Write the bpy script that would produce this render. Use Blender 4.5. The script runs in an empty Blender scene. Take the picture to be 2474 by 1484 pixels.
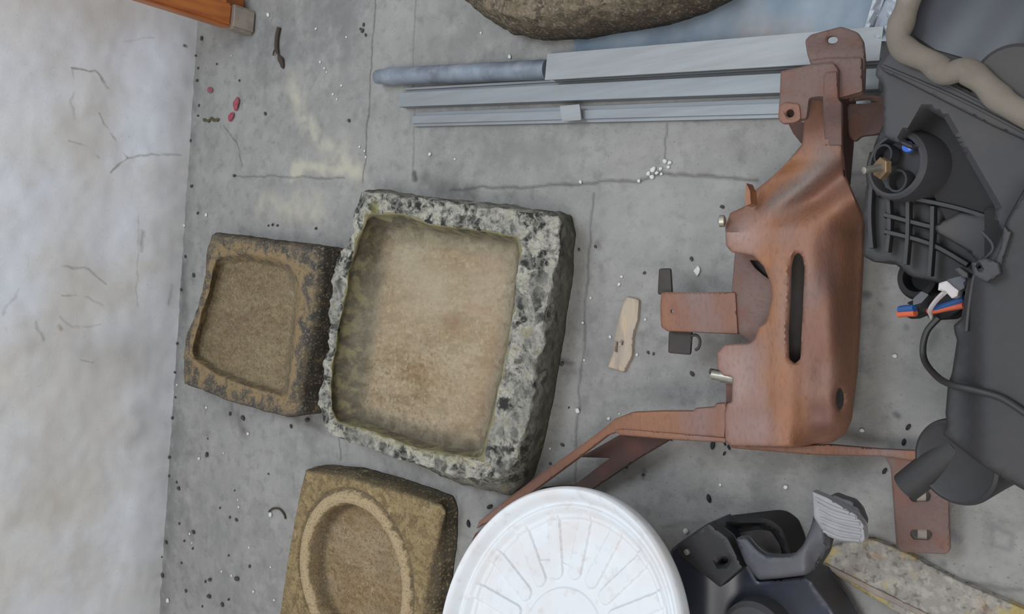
import bpy, bmesh, math, random
from mathutils import Vector, noise, Matrix
from mathutils.geometry import delaunay_2d_cdt
random.seed(7)
R = math.radians
# ---------------------------------------------------------------- camera
W, HH, F = 2474, 1484, 2050.0
TILT, CAMH = R(39), 1.15
sc = bpy.context.scene
cam_d = bpy.data.cameras.new('camera'); cam = bpy.data.objects.new('camera', cam_d)
sc.collection.objects.link(cam); sc.camera = cam
cam_d.sensor_fit = 'HORIZONTAL'; cam_d.sensor_width = 36; cam_d.lens = 36*F/W
cam_d.clip_start = .02; cam_d.clip_end = 60
s_, c_ = math.sin(TILT), math.cos(TILT)
RIGHT, UP, FWD = Vector((c_, 0, -s_)), Vector((0, 1, 0)), Vector((-s_, 0, -c_))
cam.matrix_world = Matrix(((RIGHT.x, UP.x, -FWD.x, 0), (RIGHT.y, UP.y, -FWD.y, 0), (RIGHT.z, UP.z, -FWD.z, CAMH), (0, 0, 0, 1)))
# ---------------------------------------------------------------- light
w = bpy.data.worlds.new('daylight'); sc.world = w; w.use_nodes = True
wn = w.node_tree
bg = wn.nodes['Background']; bg.inputs[1].default_value = .62
tc = wn.nodes.new('ShaderNodeTexCoord'); sx = wn.nodes.new('ShaderNodeSeparateXYZ')
rp = wn.nodes.new('ShaderNodeValToRGB')
wn.links.new(tc.outputs['Generated'], sx.inputs[0]); wn.links.new(sx.outputs[2], rp.inputs[0])
rp.color_ramp.elements[0].position = 0.0; rp.color_ramp.elements[0].color = (.60, .60, .60, 1)
rp.color_ramp.elements[1].position = .8; rp.color_ramp.elements[1].color = (1.0, .99, .985, 1)
wn.links.new(rp.outputs[0], bg.inputs[0])
def area(name, loc, target, size, power, col):
    d = bpy.data.lights.new(name, 'AREA'); d.shape = 'RECTANGLE'; d.size, d.size_y = size; d.energy = power; d.color = col
    o = bpy.data.objects.new(name, d); sc.collection.objects.link(o); o.location = loc
    o.rotation_euler = (Vector(target)-Vector(loc)).to_track_quat('-Z', 'Y').to_euler(); return o
area('doorway_light', (.45, -1.0, 3.0), (-.7, .0, 0), (1.1, .9), 31, (1, .985, .965))
area('wall_fill_light', (-1.0, .7, 2.4), (-2.1, -.1, .5), (1.0, .8), 26, (.80, .90, 1))  # unseen area lamp, added to brighten and cool the wall
vs = sc.view_settings; vs.view_transform = 'Standard'; vs.look = 'None'; vs.gamma = 1; vs.exposure = 0; vs.use_curve_mapping = False

# ---------------------------------------------------------------- helpers
def P(px, py, z=0.0):
    d = FWD*F + RIGHT*(px-W/2) + UP*(HH/2-py)
    t = (z-CAMH)/d.z
    return Vector((d.x*t, d.y*t, z))
wa, wb = P(477, 60), P(385, 1484)
wdir = (wb-wa).normalized(); wnorm = Vector((-wdir.y, wdir.x, 0))
if wnorm.x < 0: wnorm = -wnorm
def PW(px, py):
    d = FWD*F + RIGHT*(px-W/2) + UP*(HH/2-py)
    o = Vector((0, 0, CAMH)); t = (wa-o).dot(wnorm)/d.dot(wnorm)
    return o+d*t
def MPP(px, py, z):   # metres per pixel at that place, across the view
    return (P(px, py, z)-P(px, py+1, z)).length
def lin(c):
    return tuple((v/12.92 if v <= .04045 else ((v+.055)/1.055)**2.4) for v in c)
def C255(r, g, b): return lin((r/255, g/255, b/255))
def link(o): sc.collection.objects.link(o); return o
def meta(o, label=None, cat=None, group=None, kind=None):
    if label: o['label'] = label
    if cat: o['category'] = cat
    if group: o['group'] = group
    if kind: o['kind'] = kind
    return o
def empty(name, loc, label, cat, group=None):
    o = bpy.data.objects.new(name, None); o.location = loc; o.empty_display_size = .05
    link(o); meta(o, label, cat, group); return o
def build(name, vs_, fs, m, parent=None, smooth=True, auto=None):
    me = bpy.data.meshes.new(name)
    off = Vector(parent_loc(parent)) if parent else Vector((0, 0, 0))
    me.from_pydata([tuple(Vector(v)-off) for v in vs_], [], fs)
    me.validate(); bm = bmesh.new(); bm.from_mesh(me)
    bmesh.ops.recalc_face_normals(bm, faces=bm.faces); bm.to_mesh(me); bm.free()
    o = bpy.data.objects.new(name, me); link(o); me.materials.append(m)
    if smooth:
        me.polygons.foreach_set('use_smooth', [True]*len(me.polygons))
        if auto is not None: me.set_sharp_from_angle(angle=R(auto))
    if parent: o.parent = parent
    return o
def parent_loc(p):
    l = Vector((0, 0, 0))
    while p is not None: l = l+Vector(p.location); p = p.parent
    return l
def recentre(o):      # top-level mesh: origin to its base
    me = o.data; n = len(me.vertices)
    xs = [v.co for v in me.vertices]; c = Vector((sum(v.x for v in xs)/n, sum(v.y for v in xs)/n, min(v.z for v in xs)))
    me.transform(Matrix.Translation(-c)); o.location = c; return o
def catmull(pts, n=6, closed=False):
    out = []; L = len(pts); rng = range(L if closed else L-1)
    g = (lambda i: pts[i % L]) if closed else (lambda i: pts[max(0, min(L-1, i))])
    for i in rng:
        p0, p1, p2, p3 = g(i-1), g(i), g(i+1), g(i+2)
        for k in range(n):
            t = k/n
            out.append(tuple(.5*((2*b)+(-a+c)*t+(2*a-5*b+4*c-d)*t*t+(-a+3*b-3*c+d)*t**3) for a, b, c, d in zip(p0, p1, p2, p3)))
    if not closed: out.append(tuple(pts[-1]))
    return out
def densify(poly, step):
    out = []
    for i in range(len(poly)):
        a, b = poly[i], poly[(i+1) % len(poly)]
        n = max(1, int(math.dist(a, b)/step))
        for k in range(n): out.append((a[0]+(b[0]-a[0])*k/n, a[1]+(b[1]-a[1])*k/n))
    return out
def roundpoly(poly, r, n=4):
    out = []; L = len(poly)
    for i in range(L):
        a, b, c = Vector(poly[i-1][:2]), Vector(poly[i][:2]), Vector(poly[(i+1) % L][:2])
        rr = min(r, (a-b).length*.45, (c-b).length*.45)
        p, q = b+(a-b).normalized()*rr, b+(c-b).normalized()*rr
        for k in range(n+1):
            t = k/n; v = p*(1-t)**2+b*2*t*(1-t)+q*t*t; out.append((v.x, v.y))
    return out
def inside(p, poly):
    x, y = p; r = False; j = len(poly)-1
    for i in range(len(poly)):
        xi, yi = poly[i]; xj, yj = poly[j]
        if (yi > y) != (yj > y) and x < (xj-xi)*(y-yi)/(yj-yi)+xi: r = not r
        j = i
    return r
def dpoly(p, poly):
    best = 1e9; x, y = p
    for i in range(len(poly)):
        ax, ay = poly[i]; bx, by = poly[(i+1) % len(poly)]
        dx, dy = bx-ax, by-ay; l = dx*dx+dy*dy
        t = 0 if l == 0 else max(0, min(1, ((x-ax)*dx+(y-ay)*dy)/l))
        d = (x-ax-dx*t)**2+(y-ay-dy*t)**2
        if d < best: best = d
    return math.sqrt(best)
def ell(cx, cy, rx, ry, n=24, a=0):
    return [(cx+rx*math.cos(t)*math.cos(a)-ry*math.sin(t)*math.sin(a), cy+rx*math.cos(t)*math.sin(a)+ry*math.sin(t)*math.cos(a)) for t in [2*math.pi*k/n for k in range(n)]]
def sstep(x): x = max(0, min(1, x)); return x*x*(3-2*x)
def sheet(name, poly, z, t, m, parent=None, holes=(), step=14, rnd=6, edge=None, auto=40, rough=0.0):
    """a plate or moulded shell: outline traced at its own height z (number or function), thickness t straight down
       edge=(px, drop) rounds the rim; one closed mesh"""
    if rnd: poly = roundpoly(poly, rnd)
    zf = z if callable(z) else (lambda x, y: z)
    out = densify(poly, step); hs = [densify(h, step) for h in holes]
    pts = list(out); edges = [(i, (i+1) % len(out)) for i in range(len(out))]
    for h in hs:
        b = len(pts); pts += h; edges += [(b+i, b+(i+1) % len(h)) for i in range(len(h))]
    x0, x1 = min(p[0] for p in out), max(p[0] for p in out); y0, y1 = min(p[1] for p in out), max(p[1] for p in out)
    y = y0+step*.5; k = 0
    while y < y1:
        x = x0+step*(.5 if k % 2 else 1)
        while x < x1:
            if inside((x, y), out) and dpoly((x, y), out) > step*.4 and not any(inside((x, y), h) or dpoly((x, y), h) < step*.4 for h in hs): pts.append((x, y))
            x += step
        y += step*.87; k += 1
    if edge:      # one extra ring so the rounding is crisp
        for i in range(len(out)):
            a, b = Vector(out[i-1]), Vector(out[(i+1) % len(out)]); tn = (b-a).normalized(); nn = Vector((-tn.y, tn.x))
            for q in (.35, 1.0):
                for s in (1, -1):
                    p = Vector(out[i])+nn*s*edge[0]*q
                    if inside(tuple(p), out) and dpoly(tuple(p), out) > edge[0]*q*.9 and not any(inside(tuple(p), h) for h in hs): pts.append(tuple(p))
    r = delaunay_2d_cdt([Vector(p) for p in pts], edges, [], 0, 1e-4)
    V2, _, T = r[0], r[1], r[2]
    tris = []
    for f in T:
        cx = sum(V2[i].x for i in f)/len(f); cy = sum(V2[i].y for i in f)/len(f)
        if inside((cx, cy), out) and not any(inside((cx, cy), h) for h in hs): tris.append(tuple(f))
    used = sorted({i for f in tris for i in f}); mp = {v: k for k, v in enumerate(used)}
    tops = []
    for i in used:
        x, y = V2[i]; zz = zf(x, y)
        if edge:
            d = min([dpoly((x, y), out)]+[dpoly((x, y), h) for h in hs])
            if d < edge[0]: zz -= edge[1]*(1-math.sqrt(max(0, 1-(1-d/edge[0])**2)))
        v = P(x, y, zz)
        if rough: v.z += noise.fractal(v*60, 1, 2, 4)*rough
        tops.append(v)
    tf = t if callable(t) else (lambda x, y: t)
    bots = [v-Vector((0, 0, min(tf(*V2[i]), max(v.z-.0005, .0005)))) for v, i in zip(tops, used)]
    n = len(tops); fs = [tuple(mp[i] for i in f) for f in tris]
    cnt = {}
    for f in fs:
        for a, b in zip(f, f[1:]+f[:1]): cnt[(a, b)] = 1
    side = [(a, b, b+n, a+n) for (a, b) in cnt if (b, a) not in cnt]
    return build(name, tops+bots, fs+[tuple(i+n for i in reversed(f)) for f in fs]+side, m, parent, True, auto)
def tube(name, path, r, m, parent=None, sm=6, seg=14, world=False, cap=True, flat=1.0):
    pts = [Vector(p) for p in (catmull(path, sm) if sm > 1 else path)]
    if not world: pts = [P(*p) for p in pts]
    n = len(pts); vs_ = []; fs = []
    prev = None
    for i, p in enumerate(pts):
        t = (pts[min(n-1, i+1)]-pts[max(0, i-1)]).normalized()
        if prev is None: u = t.orthogonal().normalized() if abs(t.z) > .9 else t.cross(Vector((0, 0, 1))).normalized()
        else: u = (prev-t*prev.dot(t)).normalized()
        prev = u; v = t.cross(u)
        rr = r(i/(n-1)) if callable(r) else r
        for k in range(seg):
            a = 2*math.pi*k/seg; vs_.append(p+u*math.cos(a)*rr+v*math.sin(a)*rr*flat)
    for i in range(n-1):
        for k in range(seg): fs.append((i*seg+k, i*seg+(k+1) % seg, (i+1)*seg+(k+1) % seg, (i+1)*seg+k))
    if cap: fs += [tuple(range(seg)), tuple(range((n-1)*seg, n*seg))]
    return build(name, vs_, fs, m, parent, True, 50)
def box(name, a, b, m, parent=None, M=None, bev=.002):
    bm = bmesh.new(); bmesh.ops.create_cube(bm, size=1)
    for v in bm.verts: v.co = Vector((a[i]+(b[i]-a[i])*(v.co[i]+.5) for i in range(3)))
    if bev: bmesh.ops.bevel(bm, geom=list(bm.edges), offset=bev, segments=2, affect='EDGES')
    if M: bmesh.ops.transform(bm, matrix=M, verts=bm.verts)
    vs_ = [v.co.copy() for v in bm.verts]; bm.verts.index_update(); fs = [tuple(v.index for v in f.verts) for f in bm.faces]; bm.free()
    return build(name, vs_, fs, m, parent, True, 35)
def lathe(name, prof, M, m, parent=None, seg=48, auto=35):
    """prof: (radius, height) list about local z, M places it"""
    vs_ = []; fs = []
    for (r, h) in prof:
        for k in range(seg):
            a = 2*math.pi*k/seg; vs_.append(M @ Vector((r*math.cos(a), r*math.sin(a), h)))
    for i in range(len(prof)-1):
        for k in range(seg): fs.append((i*seg+k, i*seg+(k+1) % seg, (i+1)*seg+(k+1) % seg, (i+1)*seg+k))
    fs += [tuple(range(seg)), tuple(range((len(prof)-1)*seg, len(prof)*seg))]
    return build(name, vs_, fs, m, parent, True, auto)
def frame(o, zaxis, xaxis=Vector((0, 1, 0))):
    z = Vector(zaxis).normalized(); x = (Vector(xaxis)-z*Vector(xaxis).dot(z)).normalized(); y = z.cross(x)
    return Matrix(((x.x, y.x, z.x, o[0]), (x.y, y.y, z.y, o[1]), (x.z, y.z, z.z, o[2]), (0, 0, 0, 1)))

# ---------------------------------------------------------------- materials
def newmat(name):
    m = bpy.data.materials.new(name); m.use_nodes = True; nt = m.node_tree
    return m, nt, nt.nodes['Principled BSDF']
def N(nt, t, **kw):
    n = nt.nodes.new(t)
    for k, v in kw.items(): setattr(n, k, v)
    return n
def posnode(nt, stretch=(1, 1, 1), rot=0):
    g = N(nt, 'ShaderNodeNewGeometry'); mp = N(nt, 'ShaderNodeMapping')
    mp.inputs['Scale'].default_value = stretch; mp.inputs['Rotation'].default_value = (0, 0, rot)
    nt.links.new(g.outputs['Position'], mp.inputs[0]); return mp.outputs[0]
def noise_fac(nt, pos, scale, lo, hi, detail=4, rough=.55, dist=0):
    n = N(nt, 'ShaderNodeTexNoise'); n.inputs['Scale'].default_value = scale; n.inputs['Detail'].default_value = detail
    n.inputs['Roughness'].default_value = rough; n.inputs['Distortion'].default_value = dist
    nt.links.new(pos, n.inputs['Vector'])
    r = N(nt, 'ShaderNodeMapRange'); r.inputs[1].default_value = lo; r.inputs[2].default_value = hi
    nt.links.new(n.outputs[0], r.inputs[0]); return r.outputs[0]
def mixc(nt, fac, a, b, blend='MIX'):
    x = N(nt, 'ShaderNodeMix', data_type='RGBA', blend_type=blend)
    for s, v in ((0, fac), (6, a), (7, b)):
        if isinstance(v, (int, float)): x.inputs[s].default_value = v
        elif isinstance(v, tuple): x.inputs[s].default_value = (*v[:3], 1)
        else: nt.links.new(v, x.inputs[s])
    return x.outputs[2]
def math_(nt, op, a, b=None, clamp=False):
    x = N(nt, 'ShaderNodeMath', operation=op, use_clamp=clamp)
    for i, v in enumerate((a, b)):
        if v is None: continue
        if isinstance(v, (int, float)): x.inputs[i].default_value = v
        else: nt.links.new(v, x.inputs[i])
    return x.outputs[0]
def bump(nt, bs, pos, layers, dist=.002):
    h = None
    for sc_, st in layers:
        f = math_(nt, 'MULTIPLY', noise_fac(nt, pos, sc_, 0, 1, 6, .6), st)
        h = f if h is None else math_(nt, 'ADD', h, f)
    b = N(nt, 'ShaderNodeBump'); b.inputs['Distance'].default_value = dist; b.inputs['Strength'].default_value = 1
    nt.links.new(h, b.inputs['Height']); nt.links.new(b.outputs[0], bs.inputs['Normal'])
def simple(name, base, layers=(), rough=.6, metal=0, bl=None, bd=.001, stretch=(1, 1, 1), spec=.5, rot=0):
    """layers: (scale, lo, hi, colour[, amount])"""
    m, nt, bs = newmat(name); pos = posnode(nt, stretch, rot); col = base
    for L in layers:
        f = noise_fac(nt, pos, L[0], L[1], L[2])
        if len(L) > 4: f = math_(nt, 'MULTIPLY', f, L[4])
        col = mixc(nt, f, col, L[3])
    if isinstance(col, tuple): bs.inputs['Base Color'].default_value = (*col, 1)
    else: nt.links.new(col, bs.inputs['Base Color'])
    bs.inputs['Roughness'].default_value = rough; bs.inputs['Metallic'].default_value = metal
    bs.inputs['Specular IOR Level'].default_value = spec
    if bl: bump(nt, bs, pos, bl, bd)
    return m
# group: distance from p to the segment a-b
def seg_group():
    g = bpy.data.node_groups.new('segment_distance', 'ShaderNodeTree')
    for n_ in ('P', 'A', 'B'): g.interface.new_socket(n_, in_out='INPUT', socket_type='NodeSocketVector')
    g.interface.new_socket('D', in_out='OUTPUT', socket_type='NodeSocketFloat')
    gi, go = g.nodes.new('NodeGroupInput'), g.nodes.new('NodeGroupOutput')
    def vm(op, a, b=None, s=None):
        x = g.nodes.new('ShaderNodeVectorMath'); x.operation = op; g.links.new(a, x.inputs[0])
        if b is not None: g.links.new(b, x.inputs[1])
        if s is not None: g.links.new(s, x.inputs['Scale'])
        return x
    pa = vm('SUBTRACT', gi.outputs['P'], gi.outputs['A']).outputs[0]; ba = vm('SUBTRACT', gi.outputs['B'], gi.outputs['A']).outputs[0]
    d1, d2 = vm('DOT_PRODUCT', pa, ba).outputs['Value'], vm('DOT_PRODUCT', ba, ba).outputs['Value']
    q = g.nodes.new('ShaderNodeMath'); q.operation = 'DIVIDE'; q.use_clamp = True; g.links.new(d1, q.inputs[0]); g.links.new(d2, q.inputs[1])
    e = vm('SUBTRACT', pa, vm('SCALE', ba, s=q.outputs[0]).outputs[0]).outputs[0]
    g.links.new(vm('LENGTH', e).outputs['Value'], go.inputs[0]); return g
SEG = seg_group()
def strokes(nt, col, warped, items, pt):
    """items: (polyline px, width px, softness px, colour, amount)"""
    for pl, wd, sf, c, amt in items:
        best = None
        if len(pl) == 1: pl = [pl[0], (pl[0][0]+2, pl[0][1]+2)]
        mp_ = MPP(*pl[0], 0)
        for a, b in zip(pl, pl[1:]):
            g = N(nt, 'ShaderNodeGroup'); g.node_tree = SEG
            nt.links.new(warped, g.inputs['P']); g.inputs['A'].default_value = pt(*a); g.inputs['B'].default_value = pt(*b)
            best = g.outputs[0] if best is None else math_(nt, 'MINIMUM', best, g.outputs[0])
        r = N(nt, 'ShaderNodeMapRange'); r.inputs[1].default_value = (wd/2+sf)*mp_; r.inputs[2].default_value = max(0, wd/2-sf)*mp_*.6
        nt.links.new(best, r.inputs[0]); col = mixc(nt, math_(nt, 'MULTIPLY', r.outputs[0], amt), col, c)
    return col
def warp(nt, pos, amp, scale):
    n = N(nt, 'ShaderNodeTexNoise'); n.inputs['Scale'].default_value = scale; n.inputs['Detail'].default_value = 5; nt.links.new(pos, n.inputs['Vector'])
    s1 = N(nt, 'ShaderNodeVectorMath', operation='SUBTRACT'); nt.links.new(n.outputs['Color'], s1.inputs[0]); s1.inputs[1].default_value = (.5, .5, .5)
    s2 = N(nt, 'ShaderNodeVectorMath', operation='SCALE'); nt.links.new(s1.outputs[0], s2.inputs[0]); s2.inputs['Scale'].default_value = amp
    s3 = N(nt, 'ShaderNodeVectorMath', operation='ADD'); nt.links.new(pos, s3.inputs[0]); nt.links.new(s2.outputs[0], s3.inputs[1]); return s3.outputs[0]

# --- concrete floor
m_floor, nt, bs = newmat('concrete_floor'); pos = posnode(nt)
col = mixc(nt, noise_fac(nt, pos, 2.6, .35, .66, 5), C255(127, 126, 124), C255(148, 147, 144))
col = mixc(nt, noise_fac(nt, pos, 7, .44, .64, 6, .65), col, C255(150, 149, 146))
col = mixc(nt, noise_fac(nt, pos, 20, .46, .72, 6, .65), col, C255(157, 156, 153))
col = mixc(nt, math_(nt, 'MULTIPLY', noise_fac(nt, pos, 34, .52, .72, 5, .6), .45), col, C255(100, 99, 98))
col = mixc(nt, math_(nt, 'MULTIPLY', noise_fac(nt, pos, 230, .62, .75, 2), .5), col, C255(88, 87, 85))
col = mixc(nt, math_(nt, 'MULTIPLY', noise_fac(nt, pos, 190, .27, .2, 2), .6), col, C255(190, 190, 188))
sand = C255(176, 172, 158); dk = C255(84, 82, 80)
soft = [([(700, 185), (735, 290), (800, 370), (860, 395)], 34, 22, sand, .85), ([(705, 405), (850, 400)], 30, 14, sand, .95),
        ([(640, 505), (770, 500)], 60, 30, sand, .7), ([(830, 330), (870, 420)], 30, 20, sand, .4),
        ([(560, 60), (700, 120), (840, 60)], 90, 70, C255(112, 112, 113), .5), ([(470, 120), (455, 420), (420, 900), (395, 1470)], 36, 40, C255(108, 107, 107), .55),
        ([(800, 0), (870, 280)], 60, 60, C255(118, 117, 117), .4), ([(520, 1250), (560, 1450)], 120, 90, C255(122, 121, 120), .5),
        ([(1050, 100), (1200, 20)], 140, 90, C255(122, 120, 118), .5), ([(1150, 340), (1330, 390)], 90, 50, C255(126, 124, 122), .5),
        ([(950, 1140), (1230, 1210)], 40, 40, C255(110, 109, 108), .5), ([(1020, 455), (1150, 470)], 26, 30, C255(96, 94, 92), .6),
        ([(1900, 620), (1700, 500), (1500, 560)], 160, 110, C255(160, 160, 159), .4), ([(2150, 700), (2200, 1000)], 90, 60, C255(158, 158, 156), .35)]
FLOOR_SOFT = soft  # sand smears, plus soft darker strips along wall foot and beside troughs
hard = [([(907, -20), (897, 150), (885, 340), (878, 440)], 3, 2.5, dk, .8), ([(1002, -20), (998, 170), (1000, 310), (995, 440)], 2.6, 3, C255(98, 97, 95), .55),
        ([(560, 425), (700, 428), (830, 430)], 2.4, 2.5, dk, .6), ([(1090, 458), (1300, 450), (1420, 440), (1540, 436), (1600, 415), (1660, 420), (1830, 440)], 4, 4, dk, .7),
        ([(1612, 298), (1608, 388)], 2.6, 3, dk, .6), ([(1436, 470), (1420, 620), (1408, 860), (1394, 1000), (1388, 1180)], 3.5, 3.5, C255(98, 97, 96), .75),
        ([(812, 1015), (822, 1110)], 3, 3, dk, .7), ([(1100, 1200), (1105, 1330)], 3, 3, dk, .5), ([(2050, 425), (2100, 418)], 10, 8, dk, .4),
        ([(540, 300), (575, 350), (583, 400)], 2, 2.5, dk, .6), ([(1600, 1270), (1700, 1262)], 6, 5, C255(104, 103, 102), .4), ([(2310, 1405), (2474, 1425)], 7, 5, C255(104, 103, 102), .7),
        ([(2096, 713)], 24, 6, C255(96, 97, 100), .85), ([(2169, 1004)], 18, 5, C255(92, 92, 96), .8), ([(2190, 788)], 12, 5, C255(110, 111, 114), .8),
        ([(2130, 735)], 10, 4, C255(104, 104, 106), .6), ([(2075, 790)], 22, 12, C255(112, 114, 120), .5), ([(2250, 840), (2262, 800)], 12, 8, C255(110, 109, 108), .6),
        ([(2300, 1290), (2310, 1300)], 26, 8, C255(112, 112, 116), .7), ([(2400, 1270), (2450, 1300), (2440, 1335), (2400, 1320), (2402, 1280)], 9, 7, C255(118, 117, 120), .6),
        ([(2278, 1360)], 16, 6, C255(106, 106, 108), .7), ([(2225, 1345)], 22, 8, C255(112, 112, 112), .6), ([(1985, 1140), (2000, 1132)], 10, 8, C255(116, 118, 124), .5),
        ([(1790, 1295), (1700, 1305)], 60, 50, C255(120, 120, 120), .5), ([(1440, 590), (1445, 600)], 14, 6, C255(112, 111, 110), .7), ([(1350, 870), (1385, 880)], 9, 7, C255(92, 91, 90), .7),
        ([(1555, 1140), (1552, 1155)], 10, 7, C255(100, 100, 100), .7), ([(560, 990), (590, 1040)], 22, 20, C255(92, 90, 88), .6), ([(440, 640), (445, 760)], 22, 18, C255(98, 96, 94), .6),
        ([(454, 1270), (460, 1300)], 30, 14, C255(100, 99, 98), .6), ([(700, 1000), (780, 1040)], 14, 12, C255(102, 100, 98), .6), ([(1000, 420), (1002, 436)], 14, 5, C255(70, 68, 66), .8)]
at = N(nt, 'ShaderNodeAttribute', attribute_name='floor_tints')
inv = math_(nt, 'SUBTRACT', 1.0, at.outputs['Alpha'])
sc1 = N(nt, 'ShaderNodeVectorMath', operation='SCALE'); nt.links.new(col, sc1.inputs[0]); nt.links.new(inv, sc1.inputs['Scale'])
ad1 = N(nt, 'ShaderNodeVectorMath', operation='ADD'); nt.links.new(sc1.outputs[0], ad1.inputs[0]); nt.links.new(at.outputs['Color'], ad1.inputs[1])
nt.links.new(ad1.outputs[0], bs.inputs['Base Color']); bs.inputs['Roughness'].default_value = .8; bs.inputs['Specular IOR Level'].default_value = .25
bump(nt, bs, pos, [(25, .8), (140, .5), (420, .3)], .0022)
# --- plaster wall
m_wall, nt, bs = newmat('lime_plaster'); pos = posnode(nt)
col = mixc(nt, noise_fac(nt, pos, 3.0, .4, .7, 5), C255(222, 225, 233), C255(212, 209, 204))
col = mixc(nt, math_(nt, 'MULTIPLY', noise_fac(nt, pos, 7, .5, .75, 6, .6), .6), col, C255(194, 188, 179))
col = mixc(nt, math_(nt, 'MULTIPLY', noise_fac(nt, pos, 120, .6, .8, 3), .3), col, C255(172, 170, 168))
wps, wph = warp(nt, pos, .12, 9), warp(nt, pos, .02, 24)
tan, ck = C255(194, 186, 174), C255(140, 136, 132)
col = strokes(nt, col, wps, [([(250, 60), (200, 500), (150, 900), (120, 1200)], 60, 60, tan, .45), ([(270, 900), (240, 1100), (190, 1200)], 60, 60, tan, .45),
      ([(345, 1000), (335, 1060)], 26, 30, C255(150, 148, 146), .6), ([(460, 60), (430, 500), (400, 900), (375, 1480)], 60, 60, C255(176, 175, 174), .6),
      ([(230, 850), (330, 860)], 60, 60, C255(172, 169, 165), .5), ([(60, 20), (350, 15)], 40, 50, tan, .5), ([(110, 640), (260, 720)], 50, 50, tan, .35)], lambda x, y: PW(x, y))
col = strokes(nt, col, wph, [([(177, 163), (215, 176), (228, 172), (262, 212)], 3, 2, ck, .9), ([(238, 275), (262, 315), (310, 380), (270, 420)], 2.6, 2, ck, .85), ([(310, 380), (380, 372), (435, 374)], 2.2, 2.5, ck, .6),
      ([(177, 163), (180, 215), (172, 250), (182, 290)], 2, 2.5, ck, .35), ([(165, 342), (205, 352), (240, 380)], 2, 2.5, ck, .45), ([(152, 643), (215, 650), (255, 685)], 2.6, 2.5, ck, .6), ([(150, 714), (210, 718), (270, 750)], 2.4, 2.5, ck, .55),
      ([(145, 765), (175, 790), (240, 785)], 2.2, 2.5, ck, .4), ([(85, 780), (110, 835)], 2.2, 2.5, ck, .5), ([(5, 760), (45, 700)], 2, 2.5, ck, .4), ([(345, 560), (340, 605)], 7, 4, C255(150, 148, 146), .7),
      ([(335, 520), (330, 740)], 2, 2.5, ck, .4), ([(195, 872), (225, 874)], 2, 2, ck, .5), ([(415, 690), (410, 735)], 4, 4, ck, .5), ([(300, 100), (340, 92), (385, 90)], 2, 2.5, ck, .3),
      ([(315, 330), (316, 334)], 5, 3, ck, .6), ([(448, 108)], 8, 2.5, C255(70, 66, 60), .9), ([(145, 790), (146, 792)], 7, 3, C255(140, 120, 100), .6)], lambda x, y: PW(x, y))
nt.links.new(col, bs.inputs['Base Color']); bs.inputs['Roughness'].default_value = .9; bs.inputs['Specular IOR Level'].default_value = .2
bump(nt, bs, pos, [(6, .5), (50, .25), (300, .2)], .0015)

rust_layers = ((9, .4, .62, C255(134, 84, 60)), (6, .5, .68, C255(160, 100, 56)), (14, .52, .72, C255(122, 104, 102)), (260, .5, .75, C255(100, 70, 58), .5))
m_rust, nt, bs = newmat('rusted_steel'); pos = posnode(nt, (1, .4, 1))
col = mixc(nt, noise_fac(nt, pos, 9, .4, .62), C255(130, 94, 80), C255(140, 98, 74))
col = mixc(nt, noise_fac(nt, pos, 14, .52, .72), col, C255(128, 108, 104))
wr = warp(nt, posnode(nt), .03, 22); og, pl, gy, pu = C255(168, 114, 72), C255(160, 136, 130), C255(118, 110, 108), C255(112, 84, 84)
zz_ = lambda x, y: P(x, y, .115)
col = strokes(nt, col, wr, [([(1880, 640), (1885, 800), (1905, 1060)], 40, 40, og, .75), ([(1825, 478), (1965, 385)], 20, 24, og, .9), ([(1850, 520), (2000, 540), (1960, 600)], 60, 60, C255(158, 106, 76), .6),
      ([(1800, 560)], 80, 34, pl, .9), ([(1785, 870), (1800, 930)], 70, 34, pl, .9), ([(1800, 1030), (1850, 1040)], 60, 34, C255(148, 126, 124), .8),
      ([(1870, 500), (1990, 390)], 26, 30, gy, .9), ([(2012, 560), (2012, 690)], 30, 24, pu, .8), ([(1990, 1010), (1985, 1060)], 40, 30, C255(98, 66, 64), .8), ([(1975, 900), (1970, 930)], 40, 30, C255(140, 112, 104), .5),
      ([(2060, 500), (2050, 900)], 30, 30, C255(118, 78, 64), .6)], zz_)
col = mixc(nt, math_(nt, 'MULTIPLY', noise_fac(nt, pos, 240, .5, .75, 3), .4), col, C255(100, 74, 64))
nt.links.new(col, bs.inputs['Base Color']); bs.inputs['Roughness'].default_value = .62; bs.inputs['Metallic'].default_value = .15
bump(nt, bs, pos, [(300, .6), (60, .5)], .0008)
m_rust_d = simple('dull_rusted_steel', C255(112, 91, 86), ((12, .42, .66, C255(122, 102, 96)), (30, .5, .7, C255(122, 86, 74)), (220, .5, .8, C255(90, 70, 64), .5)), .8, .15, [(300, .6)], .0008)
m_rust_p = simple('pale_rusted_steel', C255(146, 122, 118), ((25, .42, .66, C255(136, 118, 118)), (16, .5, .7, C255(150, 108, 92)), (200, .5, .8, C255(120, 96, 92), .5)), .5, .35, [(260, .8), (80, .5)], .001)
m_rust_k = simple('dark_shaded_rusted_steel', C255(70, 56, 52), ((16, .4, .66, C255(90, 58, 50)), (200, .5, .8, C255(60, 50, 48), .5)), .85, .05, [(300, .6)], .0008)  # darkened rust; the lower arm's shadow is painted into this colour
m_blk = simple('black_moulded_plastic', C255(42, 42, 44), ((14, .45, .7, C255(50, 49, 50), .8), (90, .5, .8, C255(52, 52, 56), .6)), .55, 0, [(500, .4)], .0004)
m_blk2 = simple('dusty_black_plastic', C255(58, 58, 62), ((10, .4, .66, C255(70, 67, 65), .9), (120, .5, .8, C255(64, 64, 70), .6)), .62, 0, [(500, .4)], .0004)
m_dark = simple('shade_black_plastic', C255(24, 23, 24), ((20, .45, .7, C255(30, 28, 28)),), .7)  # very dark: the heater recess's shade is put into this colour
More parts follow.
